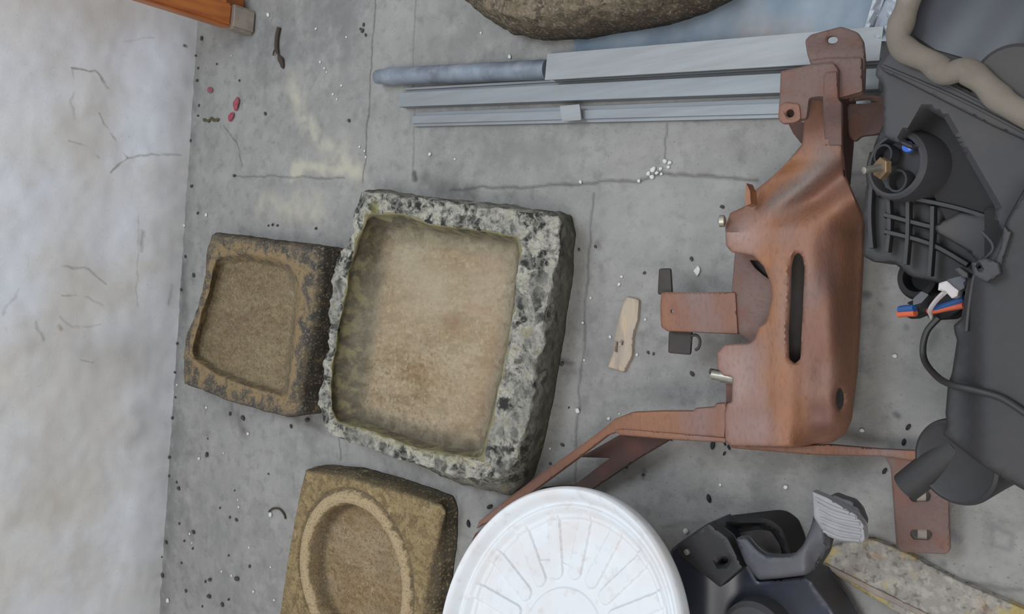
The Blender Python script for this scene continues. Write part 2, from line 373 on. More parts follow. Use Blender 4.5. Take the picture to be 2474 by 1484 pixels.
m_navy = simple('blue_black_plastic', C255(38, 41, 54), ((9, .42, .6, C255(50, 51, 58)), (16, .52, .7, C255(38, 46, 76), .7)), .34)
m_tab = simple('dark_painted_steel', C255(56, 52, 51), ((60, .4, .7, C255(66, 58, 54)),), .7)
m_foam = simple('tan_foam_seal', C255(122, 115, 106), ((20, .45, .66, C255(112, 105, 96)), (12, .55, .7, C255(148, 141, 130)), (300, .5, .8, C255(120, 112, 102), .5)), .95, 0, [(200, .8)], .001)
m_alu = simple('brushed_aluminium', C255(150, 155, 158), ((7, .4, .7, C255(140, 142, 144)), (30, .5, .8, C255(156, 154, 148), .5)), .5, .2, [(40, .2)], .0004, stretch=(1, 14, 6))
m_alu2 = simple('grey_aluminium', C255(142, 147, 151), ((6, .4, .7, C255(132, 136, 139)),), .5, .3, [(40, .2)], .0004, stretch=(1, 14, 6))
m_galv = simple('galvanised_steel', C255(138, 148, 160), ((16, .42, .66, C255(112, 118, 128)), (40, .5, .75, C255(160, 166, 174), .7)), .5, .4, [(120, .4)], .0005)
m_white = simple('white_plastic', C255(218, 222, 226), ((9, .5, .72, C255(212, 204, 200), .8), (60, .56, .7, C255(200, 192, 188), .5)), .45, 0)
m_wood = simple('varnished_orange_wood', C255(176, 106, 50), ((10, .4, .65, C255(148, 78, 40)), (5, .5, .7, C255(190, 124, 66))), .45, 0, None, stretch=(6, 6, .8))
m_tip = simple('worn_grey_tip', C255(150, 138, 128), ((40, .4, .7, C255(128, 120, 114)),), .9)
m_chip = simple('pale_weathered_wood', C255(178, 164, 148), ((18, .45, .66, C255(158, 146, 134)), (30, .55, .7, C255(190, 170, 142))), .9, 0, [(200, .8)], .001, stretch=(3, .6, 1))
m_rubber = simple('grey_rubber', C255(150, 150, 153), ((30, .4, .7, C255(134, 134, 138)),), .6, 0, [(300, .5)], .0005)
m_pedal = simple('blue_grey_painted_steel', C255(74, 75, 82), ((14, .4, .7, C255(90, 90, 94)), (8, .55, .7, C255(62, 66, 84))), .55)
m_brass = simple('dull_brass', C255(140, 118, 92), ((60, .4, .7, C255(116, 96, 74)),), .45, .5)
m_zinc = simple('zinc_plated_steel', C255(176, 172, 160), ((80, .4, .7, C255(150, 148, 140)),), .35, .7)
m_film = simple('milky_plastic_film', C255(200, 206, 214), ((30, .4, .7, C255(176, 184, 194)),), .3)
m_crumb = simple('white_plaster_crumb', C255(208, 208, 204), (), .9)
m_pellet = simple('black_pellet', C255(38, 40, 42), (), .8)
m_crumbd = simple('dark_dirt_crumb', C255(74, 70, 66), (), .95)
m_petal = simple('crimson_petal', C255(150, 58, 74), ((60, .45, .65, C255(128, 92, 98)),), .7)
m_twig = simple('brown_twig', C255(66, 56, 50), (), .9)
def flat_mat(n, c, r=.5): return simple(n, C255(*c), (), r)
m_blue, m_orange, m_wht, m_cblack, m_blue_spot = flat_mat('blue_wire', (44, 84, 140)), flat_mat('orange_wire', (206, 98, 66)), flat_mat('white_nylon', (196, 190, 190)), flat_mat('black_cable', (46, 46, 46)), flat_mat('bright_blue_dot', (56, 104, 200), .3)

# glass pane with dust
m_glass, nt, bs = newmat('dusty_window_glass'); pos = posnode(nt)
col = mixc(nt, noise_fac(nt, pos, 7, .4, .65, 5), C255(142, 158, 172), C255(160, 168, 176)); col = mixc(nt, noise_fac(nt, pos, 5, .55, .7, 5), col, C255(168, 158, 148))
nt.links.new(col, bs.inputs['Base Color']); bs.inputs['Roughness'].default_value = .25
tr = N(nt, 'ShaderNodeBsdfTransparent'); tr.inputs[0].default_value = (.72, .82, .92, 1); mx = N(nt, 'ShaderNodeMixShader')
nt.links.new(noise_fac(nt, pos, 6, .2, .75, 4), mx.inputs[0]); nt.links.new(tr.outputs[0], mx.inputs[1]); nt.links.new(bs.outputs[0], mx.inputs[2]); nt.links.new(mx.outputs[0], nt.nodes['Material Output'].inputs[0])

# stone: colour attribute "zone" r=lip/lichen g=inner floor b=side, also dark inner walls with some shade painted in
def stone(name, rim, crust_hi, crust_lo, lip, inner, inner2, side, crust_scale=45, spot=None, bd=.004, spk=None, veins=0.0, cspot=None):
    m, nt, bs = newmat(name); pos = posnode(nt); posl = posnode(nt, (.8, 2.0, 1), .1)
    at = N(nt, 'ShaderNodeAttribute', attribute_name='zone'); sp = N(nt, 'ShaderNodeSeparateColor'); nt.links.new(at.outputs['Color'], sp.inputs[0])
    wpp = warp(nt, pos, .03, 30)
    crust = mixc(nt, noise_fac(nt, wpp, crust_scale, .44, .56, 5, .62), crust_lo, crust_hi)
    crust = mixc(nt, noise_fac(nt, wpp, crust_scale*.35, .46, .68, 4), crust, rim)
    crust = mixc(nt, math_(nt, 'MULTIPLY', noise_fac(nt, pos, 170, .5, .7, 3), .5), crust, crust_lo)
    vo = N(nt, 'ShaderNodeTexVoronoi', feature='DISTANCE_TO_EDGE'); vo.inputs['Scale'].default_value = crust_scale*.75; nt.links.new(warp(nt, pos, .035, 34), vo.inputs['Vector'])
    vr = N(nt, 'ShaderNodeMapRange'); vr.inputs[1].default_value = .12; vr.inputs[2].default_value = .0; nt.links.new(vo.outputs['Distance'], vr.inputs[0])
    crust = mixc(nt, math_(nt, 'MULTIPLY', vr.outputs[0], veins), crust, crust_hi)
    inn = mixc(nt, noise_fac(nt, posl, 7, .38, .62, 5), inner, inner2)
    inn = mixc(nt, math_(nt, 'MULTIPLY', noise_fac(nt, posl, 60, .45, .7, 4), .45), inn, tuple(v*1.35 for v in inner))
    inn = mixc(nt, math_(nt, 'MULTIPLY', noise_fac(nt, posl, 22, .5, .66, 5), .5), inn, tuple(v*.62 for v in inner2))
    inn = mixc(nt, math_(nt, 'MULTIPLY', noise_fac(nt, pos, 120, .5, .66, 4), .55), inn, tuple(v*.55 for v in inner2))
    inn = mixc(nt, math_(nt, 'MULTIPLY', noise_fac(nt, pos, 100, .42, .32, 4), .4), inn, tuple(v*1.6 for v in inner))
    if spot: inn = strokes(nt, inn, warp(nt, pos, .03, 40), spot, lambda x, y: P(x, y, .019))
    if cspot: crust = strokes(nt, crust, warp(nt, pos, .025, 45), cspot, lambda x, y: P(x, y, .08))
    sd = mixc(nt, noise_fac(nt, pos, 26, .4, .65, 5), side, tuple(v*.55 for v in side))
    nz = noise_fac(nt, wpp, 40, .3, .7, 4)
    def thr(s, k=1.0): return math_(nt, 'MULTIPLY', math_(nt, 'SUBTRACT', math_(nt, 'ADD', s, math_(nt, 'MULTIPLY', nz, k)), .5*k+.3), 3, True)
    col = mixc(nt, sp.outputs[2], crust, sd); col = mixc(nt, sp.outputs[1], col, inn); col = mixc(nt, thr(sp.outputs[0]), col, lip)
    if spk: col = mixc(nt, noise_fac(nt, pos, 210, .56, .68, 2), col, spk); col = mixc(nt, math_(nt, 'MULTIPLY', noise_fac(nt, pos, 260, .56, .68, 2), .6), col, tuple(v*.3 for v in spk))
    nt.links.new(col, bs.inputs['Base Color']); bs.inputs['Roughness'].default_value = .92; bs.inputs['Specular IOR Level'].default_value = .2
    bump(nt, bs, pos, [(60, .8), (200, .5), (500, .25)], bd); return m
red = C255(122, 78, 58)
m_st1 = stone('weathered_limestone', C255(140, 138, 132), C255(182, 179, 168), C255(56, 57, 55), C255(146, 140, 108), C255(172, 156, 130), C255(150, 128, 98), C255(104, 104, 92), 40,
      [([(1075, 770), (1110, 775), (1095, 790)], 12, 14, red, .7), ([(1120, 740), (1180, 750)], 8, 10, C255(140, 90, 66), .6), ([(1132, 885)], 10, 8, C255(126, 72, 50), .9), ([(1200, 820), (1180, 1000)], 40, 40, C255(146, 106, 66), .5),
       ([(910, 690), (925, 670)], 12, 10, C255(108, 92, 82), .8), ([(980, 620), (1050, 700)], 80, 60, C255(176, 168, 146), .6), ([(1190, 640), (1170, 700)], 70, 50, C255(172, 156, 136), .5),
       ([(925, 560), (900, 750), (862, 980)], 40, 26, C255(100, 92, 70), .6), ([(1000, 560), (1230, 600)], 30, 20, C255(150, 142, 110), .5), ([(950, 750), (1150, 700), (1120, 1000)], 150, 80, C255(184, 168, 144), .45), ([(880, 1010), (1150, 1090)], 22, 20, C255(96, 86, 66), .6)], .006, None, .4, [([(905, 500), (868, 620), (838, 780), (820, 880), (812, 960)], 12, 14, C255(150, 144, 88), .65), ([(812, 1004), (900, 1052), (1020, 1094), (1150, 1120)], 6, 8, C255(194, 186, 156), .6), ([(1262, 600), (1240, 780), (1210, 930), (1175, 1100)], 6, 10, C255(196, 192, 180), .5)])  # dark strokes at the left and bottom inner walls hold painted shade
m_st2 = stone('brown_mossy_stone', C255(104, 95, 84), C255(122, 108, 88), C255(72, 70, 69), C255(140, 120, 90), C255(138, 124, 98), C255(122, 106, 82), C255(66, 62, 56), 40, None, .004, C255(134, 122, 98))
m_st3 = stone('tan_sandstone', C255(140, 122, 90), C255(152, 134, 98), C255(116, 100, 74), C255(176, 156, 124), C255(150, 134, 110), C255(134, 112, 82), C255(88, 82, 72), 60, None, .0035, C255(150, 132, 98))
m_st4 = stone('dark_pitted_stone', C255(118, 106, 88), C255(134, 122, 104), C255(86, 76, 66), C255(120, 108, 92), C255(130, 118, 98), C255(110, 98, 80), C255(80, 72, 62), 60, None, .005, C255(140, 130, 112))

# ---------------------------------------------------------------- setting
e = Vector((wdir.x, wdir.y, 0)); far = wa-e*1.6; near = wb+e*1.6
nrm = wnorm
def quadgrid(o, u, v, nu, nv, fn=None):
    vs_ = []; fs = []
    for j in range(nv+1):
        for i in range(nu+1):
            p = o+u*(i/nu)+v*(j/nv); vs_.append(fn(p) if fn else p)
    for j in range(nv):
        for i in range(nu): a = j*(nu+1)+i; fs.append((a, a+1, a+nu+2, a+nu+1))
    return vs_, fs
import numpy as np
fl0 = far-nrm*.1
def vnoise(x, y, scale, seed, octs=4):
    out = np.zeros_like(x); amp = 1; tot = 0; rs = np.random.RandomState(seed)
    for o_ in range(octs):
        tab = rs.rand(64, 64); X, Y = x*scale*2**o_, y*scale*2**o_
        xi, yi = np.floor(X).astype(int), np.floor(Y).astype(int); fx, fy = X-xi, Y-yi; fx = fx*fx*(3-2*fx); fy = fy*fy*(3-2*fy)
        a, b, c, d = tab[xi % 64, yi % 64], tab[(xi+1) % 64, yi % 64], tab[xi % 64, (yi+1) % 64], tab[(xi+1) % 64, (yi+1) % 64]
        out += amp*((a*(1-fx)+b*fx)*(1-fy)+(c*(1-fx)+d*fx)*fy); tot += amp; amp *= .55
    return out/tot-.5
LX, LY = 4.6, (near-far).length
def axis(lo, hi, total, fine, coarse):
    return np.concatenate([np.arange(0, lo, coarse), np.arange(lo, hi, fine), np.arange(hi, total, coarse), [total]])
vmid = (P(430, 742)-far).dot(e)
ua = axis(.08, 2.2, LX, .0026, .06); va = axis(max(.1, vmid-.95), vmid+.95, LY, .0028, .06)
UA, VA = np.meshgrid(ua, va); nu, nv = len(ua), len(va)
X = fl0.x+nrm.x*UA+e.x*VA; Y = fl0.y+nrm.y*UA+e.y*VA; Z = np.zeros_like(X)
K = np.zeros(X.shape+(3,)); T = np.ones_like(X)
def bake(items, amp, scale, groove):
    global Z
    wx = X+vnoise(X+9, Y+7, scale, 1)*amp; wy = Y+vnoise(X+5, Y+8, scale, 2)*amp
    for pl, wd, sf, c, amt in items:
        if len(pl) == 1: pl = [pl[0], (pl[0][0]+2, pl[0][1]+2)]
        best = np.full(X.shape, 9.0); m_ = MPP(*pl[0], 0)
        for a, b in zip(pl, pl[1:]):
            a, b = P(*a), P(*b); dx, dy = b.x-a.x, b.y-a.y
            t = np.clip(((wx-a.x)*dx+(wy-a.y)*dy)/(dx*dx+dy*dy+1e-9), 0, 1)
            best = np.minimum(best, np.hypot(wx-a.x-dx*t, wy-a.y-dy*t))
        lo, hi = (wd/2+sf)*m_, max(0, wd/2-sf)*m_*.6
        f = np.clip((lo-best)/(lo-hi), 0, 1); f = f*f*(3-2*f)*amt
        if sf > 9: f = f*np.clip(.75+vnoise(X+3, Y+4, 40, 5)*2.2, 0, 1.2)
        f = np.clip(f, 0, 1)
        K[...] = K*(1-f[..., None])+np.array(c)*f[..., None]; T[...] = T*(1-f)
        if groove and sf <= 4 and len(pl) > 2 or (groove and sf <= 3.5): Z -= f*.0022
bake(FLOOR_SOFT, .05, 14, False); bake(hard, .012, 30, True)
co = np.stack([X, Y, Z], -1).reshape(-1, 3)
ii = np.arange(nu*nv).reshape(nv, nu); quads = np.stack([ii[:-1, :-1], ii[:-1, 1:], ii[1:, 1:], ii[1:, :-1]], -1).reshape(-1, 4)
me = bpy.data.meshes.new('floor'); nV, nQ = len(co), len(quads)
me.vertices.add(nV); me.vertices.foreach_set('co', co.astype(np.float32).ravel())
me.loops.add(nQ*4); me.loops.foreach_set('vertex_index', quads.astype(np.int32).ravel()); me.polygons.add(nQ)
me.polygons.foreach_set('loop_start', np.arange(0, nQ*4, 4, dtype=np.int32)); me.update(calc_edges=True)
me.polygons.foreach_set('use_smooth', np.ones(nQ, dtype=bool))
if me.polygons[0].normal.z < 0: me.flip_normals()
at = me.color_attributes.new('floor_tints', 'FLOAT_COLOR', 'POINT')
at.data.foreach_set('color', np.concatenate([K.reshape(-1, 3), 1-T.reshape(-1, 1)], 1).astype(np.float32).ravel())
me.materials.append(m_floor); fo = bpy.data.objects.new('floor', me); link(fo)
meta(fo, 'grey stained concrete floor scored with thin seams', 'floor', kind='structure')
def wf(p):
    k = noise.fractal(Vector((p.y*9, p.z*9, 2)), 1, 2, 4)*.0035+noise.fractal(Vector((p.y*40, p.z*40, 5)), 1, 2, 3)*.0012
    if p.z < .03: k += noise.noise(Vector((p.y*38, 0, 1)))*.006*(1-p.z/.03)
    return p+nrm*(k if p.z < 2.4 else 0)
vs_, fs = quadgrid(far, (near-far), Vector((0, 0, 2.5)), 420, 260, wf)
n0 = len(vs_); q = -nrm*.14; L = near-far; U = Vector((0, 0, 2.5)); vs_ += [far+q, far+L+q, far+L+U+q, far+U+q]
w1 = 420; last = 421*261
fs += [(n0, n0+1, n0+2, n0+3), tuple(range(0, 421))+(n0+1, n0), tuple(range(421*260, last))+(n0+2, n0+3), tuple(range(0, last, 421))+(n0+3, n0), tuple(range(420, last, 421))+(n0+2, n0+1)]
wo = build('wall_left', vs_, fs, m_wall, None, True, 60); meta(wo, 'off-white cracked plaster wall behind the stone troughs', 'wall', kind='structure')

# ---------------------------------------------------------------- stone troughs
def angular(loops, c, m, name, Nn=360, rough=None):
    """loops: list of (outline world xy star-shaped about c, z, steps to next, zone rgb, noise amp)"""
    rings = []
    for L in loops:
        poly, z, stp, zone, amp = L
        ring = []
        for k in range(Nn):
            a = 2*math.pi*k/Nn; d = Vector((math.cos(a), math.sin(a)))
            if poly is None: ring.append(Vector((c.x, c.y, z))); continue
            if isinstance(poly, (int, float)): ring.append(Vector((c.x+d.x*poly, c.y+d.y*poly, z))); continue
            best = None
            for i in range(len(poly)):
                p, q = poly[i], poly[(i+1) % len(poly)]
                ex, ey = q[0]-p[0], q[1]-p[1]; den = d.x*ey-d.y*ex
                if abs(den) < 1e-9: continue
                t = ((p[0]-c.x)*ey-(p[1]-c.y)*ex)/den; s = ((p[0]-c.x)*d.y-(p[1]-c.y)*d.x)/den
                if t > 0 and -1e-6 <= s <= 1+1e-6 and (best is None or t > best): best = t
            zz = z
            if best is None: raise ValueError("centre outside loop " + name)
            if len(poly[0]) > 2:
                near_ = min(poly, key=lambda p: (p[0]-c.x-d.x*best)**2+(p[1]-c.y-d.y*best)**2); zz = z
            ring.append(Vector((c.x+d.x*best, c.y+d.y*best, zz)))
        rings.append((ring, stp, zone, amp))
    vs_, fs, zs = [], [], []
    for i, (ring, stp, zone, amp) in enumerate(rings):
        nxt = rings[i+1] if i+1 < len(rings) else None
        for s in range(stp if nxt else 1):
            t = s/stp if nxt else 0
            for k in range(Nn):
                p = ring[k].lerp(nxt[0][k], t) if nxt else ring[k].copy()
                A = amp+(nxt[3]-amp)*t if nxt else amp
                zn = tuple(a+(b-a)*t for a, b in zip(zone, nxt[2])) if nxt else zone
                if A:
                    n3 = noise.noise_vector(p*28)*.55+noise.noise_vector(p*75)*.3+noise.noise_vector(p*170)*.15
                    dz = n3*A
                    if A > .0068: dz.z -= A*.9*max(0, noise.fractal(p*42, 1, 2, 3))**.8; dz.z += A*.55*(1-abs(noise.noise(p*30+Vector((7, 1, 3))))*3)
                    if p.z < .004: dz.z = 0
                    p = p+dz; p.z = max(p.z, 0)
                vs_.append(p); zs.append(zn)
    nr = len(vs_)//Nn
    for j in range(nr-1):
        for k in range(Nn): fs.append((j*Nn+k, j*Nn+(k+1) % Nn, (j+1)*Nn+(k+1) % Nn, (j+1)*Nn+k))
    fs.append(tuple(range(Nn))); cidx = len(vs_)
    last = vs_[-Nn:]; vs_.append(sum(last, Vector())/Nn); zs.append(zs[-1])
    for k in range(Nn): fs.append(((nr-1)*Nn+k, (nr-1)*Nn+(k+1) % Nn, cidx))
    o = build(name, vs_, fs, m, None, True, None)
    at = o.data.color_attributes.new('zone', 'FLOAT_COLOR', 'POINT')
    at.data.foreach_set('color', [x for z in zs for x in (*z, 1)])
    return recentre(o)
def wpoly(px, z): return [tuple(P(x, y, z)[:2]) for x, y in px]
def scale_poly(p, c, k): return [(c.x+(x-c.x)*k, c.y+(y-c.y)*k) for x, y in p]
# large rectangular one
outer = [(864, 450), (1000, 472), (1150, 488), (1300, 504), (1362, 512), (1372, 560), (1364, 680), (1340, 840), (1318, 970), (1290, 1100), (1268, 1165), (1235, 1196), (1175, 1183), (1104, 1172), (1005, 1140), (948, 1118), (855, 1084), (815, 1076), (778, 1042), (768, 975), (785, 850), (796, 720), (812, 615), (846, 585), (852, 500)]
ridge = [(868, 466), (1000, 478), (1150, 500), (1300, 515), (1345, 528), (1344, 600), (1325, 730), (1300, 870), (1285, 990), (1250, 1100), (1205, 1160), (1120, 1150), (1010, 1120), (920, 1094), (830, 1062), (782, 1038), (771, 975), (788, 850), (799, 720), (815, 618), (848, 588), (855, 510)]
lip = [(890, 520), (970, 517), (1050, 545), (1180, 560), (1250, 572), (1260, 590), (1248, 700), (1240, 770), (1226, 850), (1205, 940), (1190, 1010), (1168, 1112), (1100, 1100), (1020, 1085), (960, 1068), (900, 1042), (815, 1018), (797, 990), (806, 870), (818, 785), (838, 700), (846, 655), (864, 590)]
flo = [(908, 548), (1050, 562), (1180, 580), (1252, 594), (1248, 650), (1236, 760), (1220, 850), (1200, 930), (1180, 1020), (1163, 1090), (1100, 1080), (1000, 1056), (920, 1030), (862, 1004), (860, 980), (876, 870), (894, 780), (904, 680), (910, 600)]
z_t = .082
c = P(1030, 800, .05)
def zo(x): return .082-.054*sstep((x-880)/300)
co = [tuple(P(x, y, zo(x))[:2]) for x, y in outer]
big = angular([(scale_poly(co, c, .985), 0, 8, (0, 0, 1), .003), (co, .03, 6, (0, 0, .8), .006), (wpoly(ridge, z_t), z_t, 16, (0, 0, 0), .0095),
               (wpoly(scale_poly(lip, Vector((1030, 800)), 1.02), z_t), z_t, 3, (.1, 0, 0), .007), (wpoly(lip, z_t-.002), z_t-.002, 2, (.9, 0, 0), .0065), (wpoly(scale_poly(lip, Vector((1030, 800)), .985), z_t-.022), z_t-.022, 4, (.5, .1, .9), .005),
               (wpoly(flo, .022), .022, 3, (.15, .45, .7), .002), (wpoly(scale_poly(flo, Vector((1040, 800)), .8), .018), .018, 12, (0, 1, 0), .0015), (.02, .018, 2, (0, 1, 0), .001)], c, m_st1, 'stone_trough', 520)
meta(big, 'large rectangular grey stone trough with rough crusted rim and tan bottom', 'trough', 'old stone troughs on the floor')
# small brown one by the wall
outer = [(512, 562), (600, 574), (700, 586), (775, 597), (776, 625), (770, 680), (762, 760), (745, 830), (732, 900), (722, 955), (735, 1002), (690, 1010), (610, 990), (540, 968), (444, 930), (440, 870), (446, 812), (478, 740), (496, 650), (498, 600)]
inr = [(526, 620), (590, 612), (660, 622), (700, 640), (722, 672), (728, 720), (718, 780), (708, 860), (700, 950), (690, 962), (600, 935), (520, 905), (470, 870), (462, 850), (480, 780), (505, 700), (515, 650)]
c = P(610, 790, .07); co = wpoly(outer, .07)
fli = scale_poly(inr, Vector((600, 790)), .88)
sm = angular([(scale_poly(co, c, 1.0), 0, 8, (0, 0, 1), .003), (co, .06, 4, (0, 0, .7), .004), (scale_poly(co, c, .965), .072, 12, (0, 0, 0), .005),
              (wpoly(inr, .07), .07, 3, (.75, .2, 0), .004), (wpoly(scale_poly(inr, Vector((600, 790)), .95), .058), .058, 4, (.3, .5, .5), .005), (wpoly(fli, .042), .042, 12, (0, 1, .15), .006), (.02, .045, 2, (0, 1, 0), .003)], c, m_st2, 'stone_trough')
meta(sm, 'small dark brown stone trough, shallow and worn, between wall and large trough', 'trough', 'old stone troughs on the floor')
# sandstone block with a round basin
outer = [(738, 1138), (800, 1146), (860, 1160), (930, 1180), (1000, 1200), (1064, 1222), (1074, 1240), (1058, 1300), (1040, 1370), (1020, 1484), (1000, 1590), (975, 1700), (900, 1690), (800, 1665), (700, 1650), (650, 1630), (660, 1560), (674, 1480), (688, 1380), (705, 1280), (722, 1190)]
zr = .052
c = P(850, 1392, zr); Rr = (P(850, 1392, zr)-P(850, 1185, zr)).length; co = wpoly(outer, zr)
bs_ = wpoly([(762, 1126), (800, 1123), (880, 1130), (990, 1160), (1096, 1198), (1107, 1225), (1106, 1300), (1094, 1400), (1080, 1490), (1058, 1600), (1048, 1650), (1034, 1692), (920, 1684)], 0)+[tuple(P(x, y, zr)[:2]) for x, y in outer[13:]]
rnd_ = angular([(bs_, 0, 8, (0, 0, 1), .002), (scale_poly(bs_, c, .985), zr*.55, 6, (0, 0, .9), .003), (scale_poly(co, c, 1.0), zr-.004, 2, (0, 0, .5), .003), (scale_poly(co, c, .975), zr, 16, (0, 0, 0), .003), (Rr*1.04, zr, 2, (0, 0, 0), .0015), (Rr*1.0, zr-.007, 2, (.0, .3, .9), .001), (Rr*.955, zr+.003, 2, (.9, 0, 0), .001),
                (Rr*.85, zr+.001, 2, (.9, .2, 0), .001), (Rr*.82, zr-.006, 5, (0, .6, .5), .004), (Rr*.785, zr-.038, 3, (0, .4, .9), .003), (Rr*.72, zr-.042, 6, (0, 1, 0), .002), (Rr*.08, zr-.044, 1, (0, 1, 0), .001)], c, m_st3, 'stone_trough')  # dark b on the basin wall: natural streaks plus painted shade
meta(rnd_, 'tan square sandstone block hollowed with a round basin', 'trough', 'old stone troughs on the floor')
# dark stone at the top
outer = [(1130, -60), (1140, 0), (1165, 35), (1210, 65), (1250, 85), (1300, 96), (1400, 92), (1500, 74), (1600, 58), (1700, 25), (1770, -10), (1800, -80), (1740, -220), (1600, -300), (1400, -310), (1220, -240)]
c = P(1450, -110, .03); co = wpoly(outer, .03)
st = angular([(scale_poly(co, c, .97), 0, 6, (0, 0, 1), .002), (co, .03, 6, (0, 0, .9), .006), (scale_poly(co, c, .95), .065, 8, (0, 0, .5), .007), (scale_poly(co, c, .86), .095, 12, (0, 0, 0), .006), (scale_poly(co, c, .5), .11, 10, (0, 0, 0), .006), (scale_poly(co, c, .05), .112, 1, (0, 0, 0), .002)], c, m_st4, 'boulder')
st.location.z += .0075
meta(st, 'rounded brown pitted boulder lying above the aluminium rails', 'stone')

# ---------------------------------------------------------------- wooden chair leg by the wall
b0 = P(606, 58)
ch = empty('wooden_chair', b0, 'orange varnished wooden chair frame with worn leg tip standing against the wall', 'chair')
top = Vector((-.02, .03, 1)).normalized()
M = frame(b0+Vector((0, 0, .0)), top, Vector((wdir.x, wdir.y, 0)))
box('leg', (-.026, -.019, .06), (.026, .019, .62), m_wood, ch, M, .005)
tp = box('leg_tip', (-.027, -.021, 0.001), (.027, .021, .06), m_tip, ch, M, .005); tp['label'] = 'worn grey leg tip'
b1 = P(585, 20); M2 = frame(b1, top, Vector((wdir.x, wdir.y, 0)))
box('leg', (-.02, -.013, .001), (.02, .013, .6), m_wood, ch, M2, .004)
box('rail', (-.16, -.013, .07), (-.019, .013, .13), m_wood, ch, M, .004)
box('rail', (-.16, -.013, .30), (-.019, .013, .36), m_wood, ch, M, .004)

# ---------------------------------------------------------------- pipe, rails, glass
tb = tube('metal_pipe', [(912, 186, .017), (1100, 178, .017), (1324, 168, .017)], lambda t: .0165*(1 if t > .01 else .8), m_galv, None, 4, 24)
recentre(tb); meta(tb, 'blue-grey galvanised round pipe lying on the floor beside the aluminium rails', 'pipe')
def profile(name, p0, p1, prof, m, parent=None):
    """extruded section: prof = list of (across, up) metres, from pixel point p0 to p1 on the floor"""
    a, b = P(*p0), P(*p1); d = (b-a).normalized(); sde = Vector((-d.y, d.x, 0))
    vs_ = []; n = len(prof)
    for q_ in (a, b):
        for (s, u) in prof: vs_.append(Vector((q_.x, q_.y, 0))+sde*s+Vector((0, 0, u+p0[2])))
    fs = [(i, (i+1) % n, n+(i+1) % n, n+i) for i in range(n)]+[tuple(range(n)), tuple(range(n, 2*n))]
    return build(name, vs_, fs, m, parent, False)
fr = empty('window_frame', P(1600, 200), 'long aluminium window frame rails with blue-tinted glass lying on the floor', 'window frame')
mpp = MPP(1600, 150, .03)
profile('box_rail', (1352, 174, .0), (2150, 122, .0), [(-.021, .034), (-.021, .038), (.021, .038), (.021, .034), (.017, .034), (.017, .004), (.021, .004), (.021, .001), (-.021, .001), (-.021, .004), (-.017, .004), (-.017, .034)], m_alu, fr)
profile('track_rail', (984, 253, .0), (2135, 208, .0), [(-.008, .001), (.030, .001), (.030, .01), (.026, .01), (.026, .005), (.018, .005), (.018, .022), (-.008, .022)], m_alu2, fr)
profile('track_rail', (1008, 291, .0), (2110, 258, .0), [(-.013, .001), (.014, .001), (.014, .005), (.006, .006), (.006, .012), (-.008, .013), (-.008, .009), (-.013, .009)], m_alu2, fr)
sheet('joint_clip', [(1352, 256), (1400, 252), (1404, 290), (1358, 293)], .0245, .003, m_alu, fr, step=14, rnd=3)
gp = [(1386, 140), (1386, 92), (1386, -60), (2200, -60), (2160, 90), (2120, 118), (1950, 104), (1650, 122)]
gl = sheet('glass_pane', gp, .006, .004, m_glass, fr, rnd=0, step=60); gl['label'] = 'dusty blue-tinted glass pane'
fm = empty('plastic_wrapping', P(2130, 50), 'white crumpled plastic film on the end of the window glass by the foam seal', 'plastic wrap')
sheet('film_fold', [(2120, -40), (2150, -40), (2120, 40), (2104, 92), (2084, 84), (2100, 30)], lambda x, y: .03+.008*math.sin(x*.2+y*.05), .002, m_film, fm, step=9)
sheet('film_fold', [(2150, -40), (2200, -40), (2180, 20), (2158, 70), (2150, 100), (2110, 98), (2106, 84), (2130, 70), (2160, 50), (2140, 40)], lambda x, y: .034+.006*math.sin(x*.12-y*.16), .002, m_film, fm, step=9)
sheet('film_fold', [(2146, -40), (2170, -40), (2158, 50), (2125, 76), (2106, 84), (2128, 20)], lambda x, y: .024+.003*math.sin(x*.2), .0015, simple('grey_film', C255(170, 178, 188), (), .3), fm, step=12)

# ---------------------------------------------------------------- rusty pedal bracket
br = empty('pedal_bracket', P(1930, 900), 'large rusty orange-brown pressed steel pedal bracket with a long slot', 'car part')
def bz(x, y):
    z = .125
    z -= .07*sstep((x-1995)/95)*sstep((y-470)/90)             # side rolls down to the right
    z -= .05*sstep((y-1015)/70)*sstep((x-1900)/80)
    z -= .018*math.exp(-(((x-2010)/34)**2+((y-620)/95)**2))   # pressed hollows
    z -= .016*math.exp(-(((x-1985)/50)**2+((y-1010)/50)**2))
    z -= .012*math.exp(-(((x-1995)/36)**2+((y-900)/60)**2))
    z += .006*sstep((x-1850)/30)*(1-sstep((x-1905)/40))*sstep((y-560)/90)
    if y < 560:
        k = ((x-1800)*.62+(y-495)*.78)/1.0                      # diagonal channel to the neck
        z -= .030*math.exp(-((k-95)/34)**2)*sstep((560-y)/80)*sstep((y-330)/80)
        z -= .03*sstep((60-k)/70)*sstep((y-380)/60)
    return z
body = [(1948, 236), (2030, 236), (2034, 350), (2042, 425), (2068, 485), (2087, 530), (2086, 600), (2076, 800), (2070, 900), (2056, 1015), (2040, 1052), (2010, 1070), (1920, 1080), (1765, 1078), (1752, 1066), (1750, 1000), (1757, 974), (1768, 972),
        (1770, 912), (1748, 908), (1733, 890), (1732, 852), (1752, 832), (1812, 829), (1824, 818), (1832, 790), (1850, 780), (1858, 755), (1866, 715), (1862, 685), (1846, 645), (1820, 618), (1768, 610), (1754, 594), (1752, 548), (1764, 515), (1800, 498), (1801, 470), (1803, 442), (1808, 460), (1822, 462), (1862, 430), (1900, 394), (1938, 348), (1942, 300)]
slot = roundpoly([(1916, 618), (1927, 610), (1938, 618), (1944, 645), (1940, 740), (1936, 820), (1934, 868), (1919, 880), (1904, 868), (1903, 800), (1908, 720), (1910, 645)], 6)
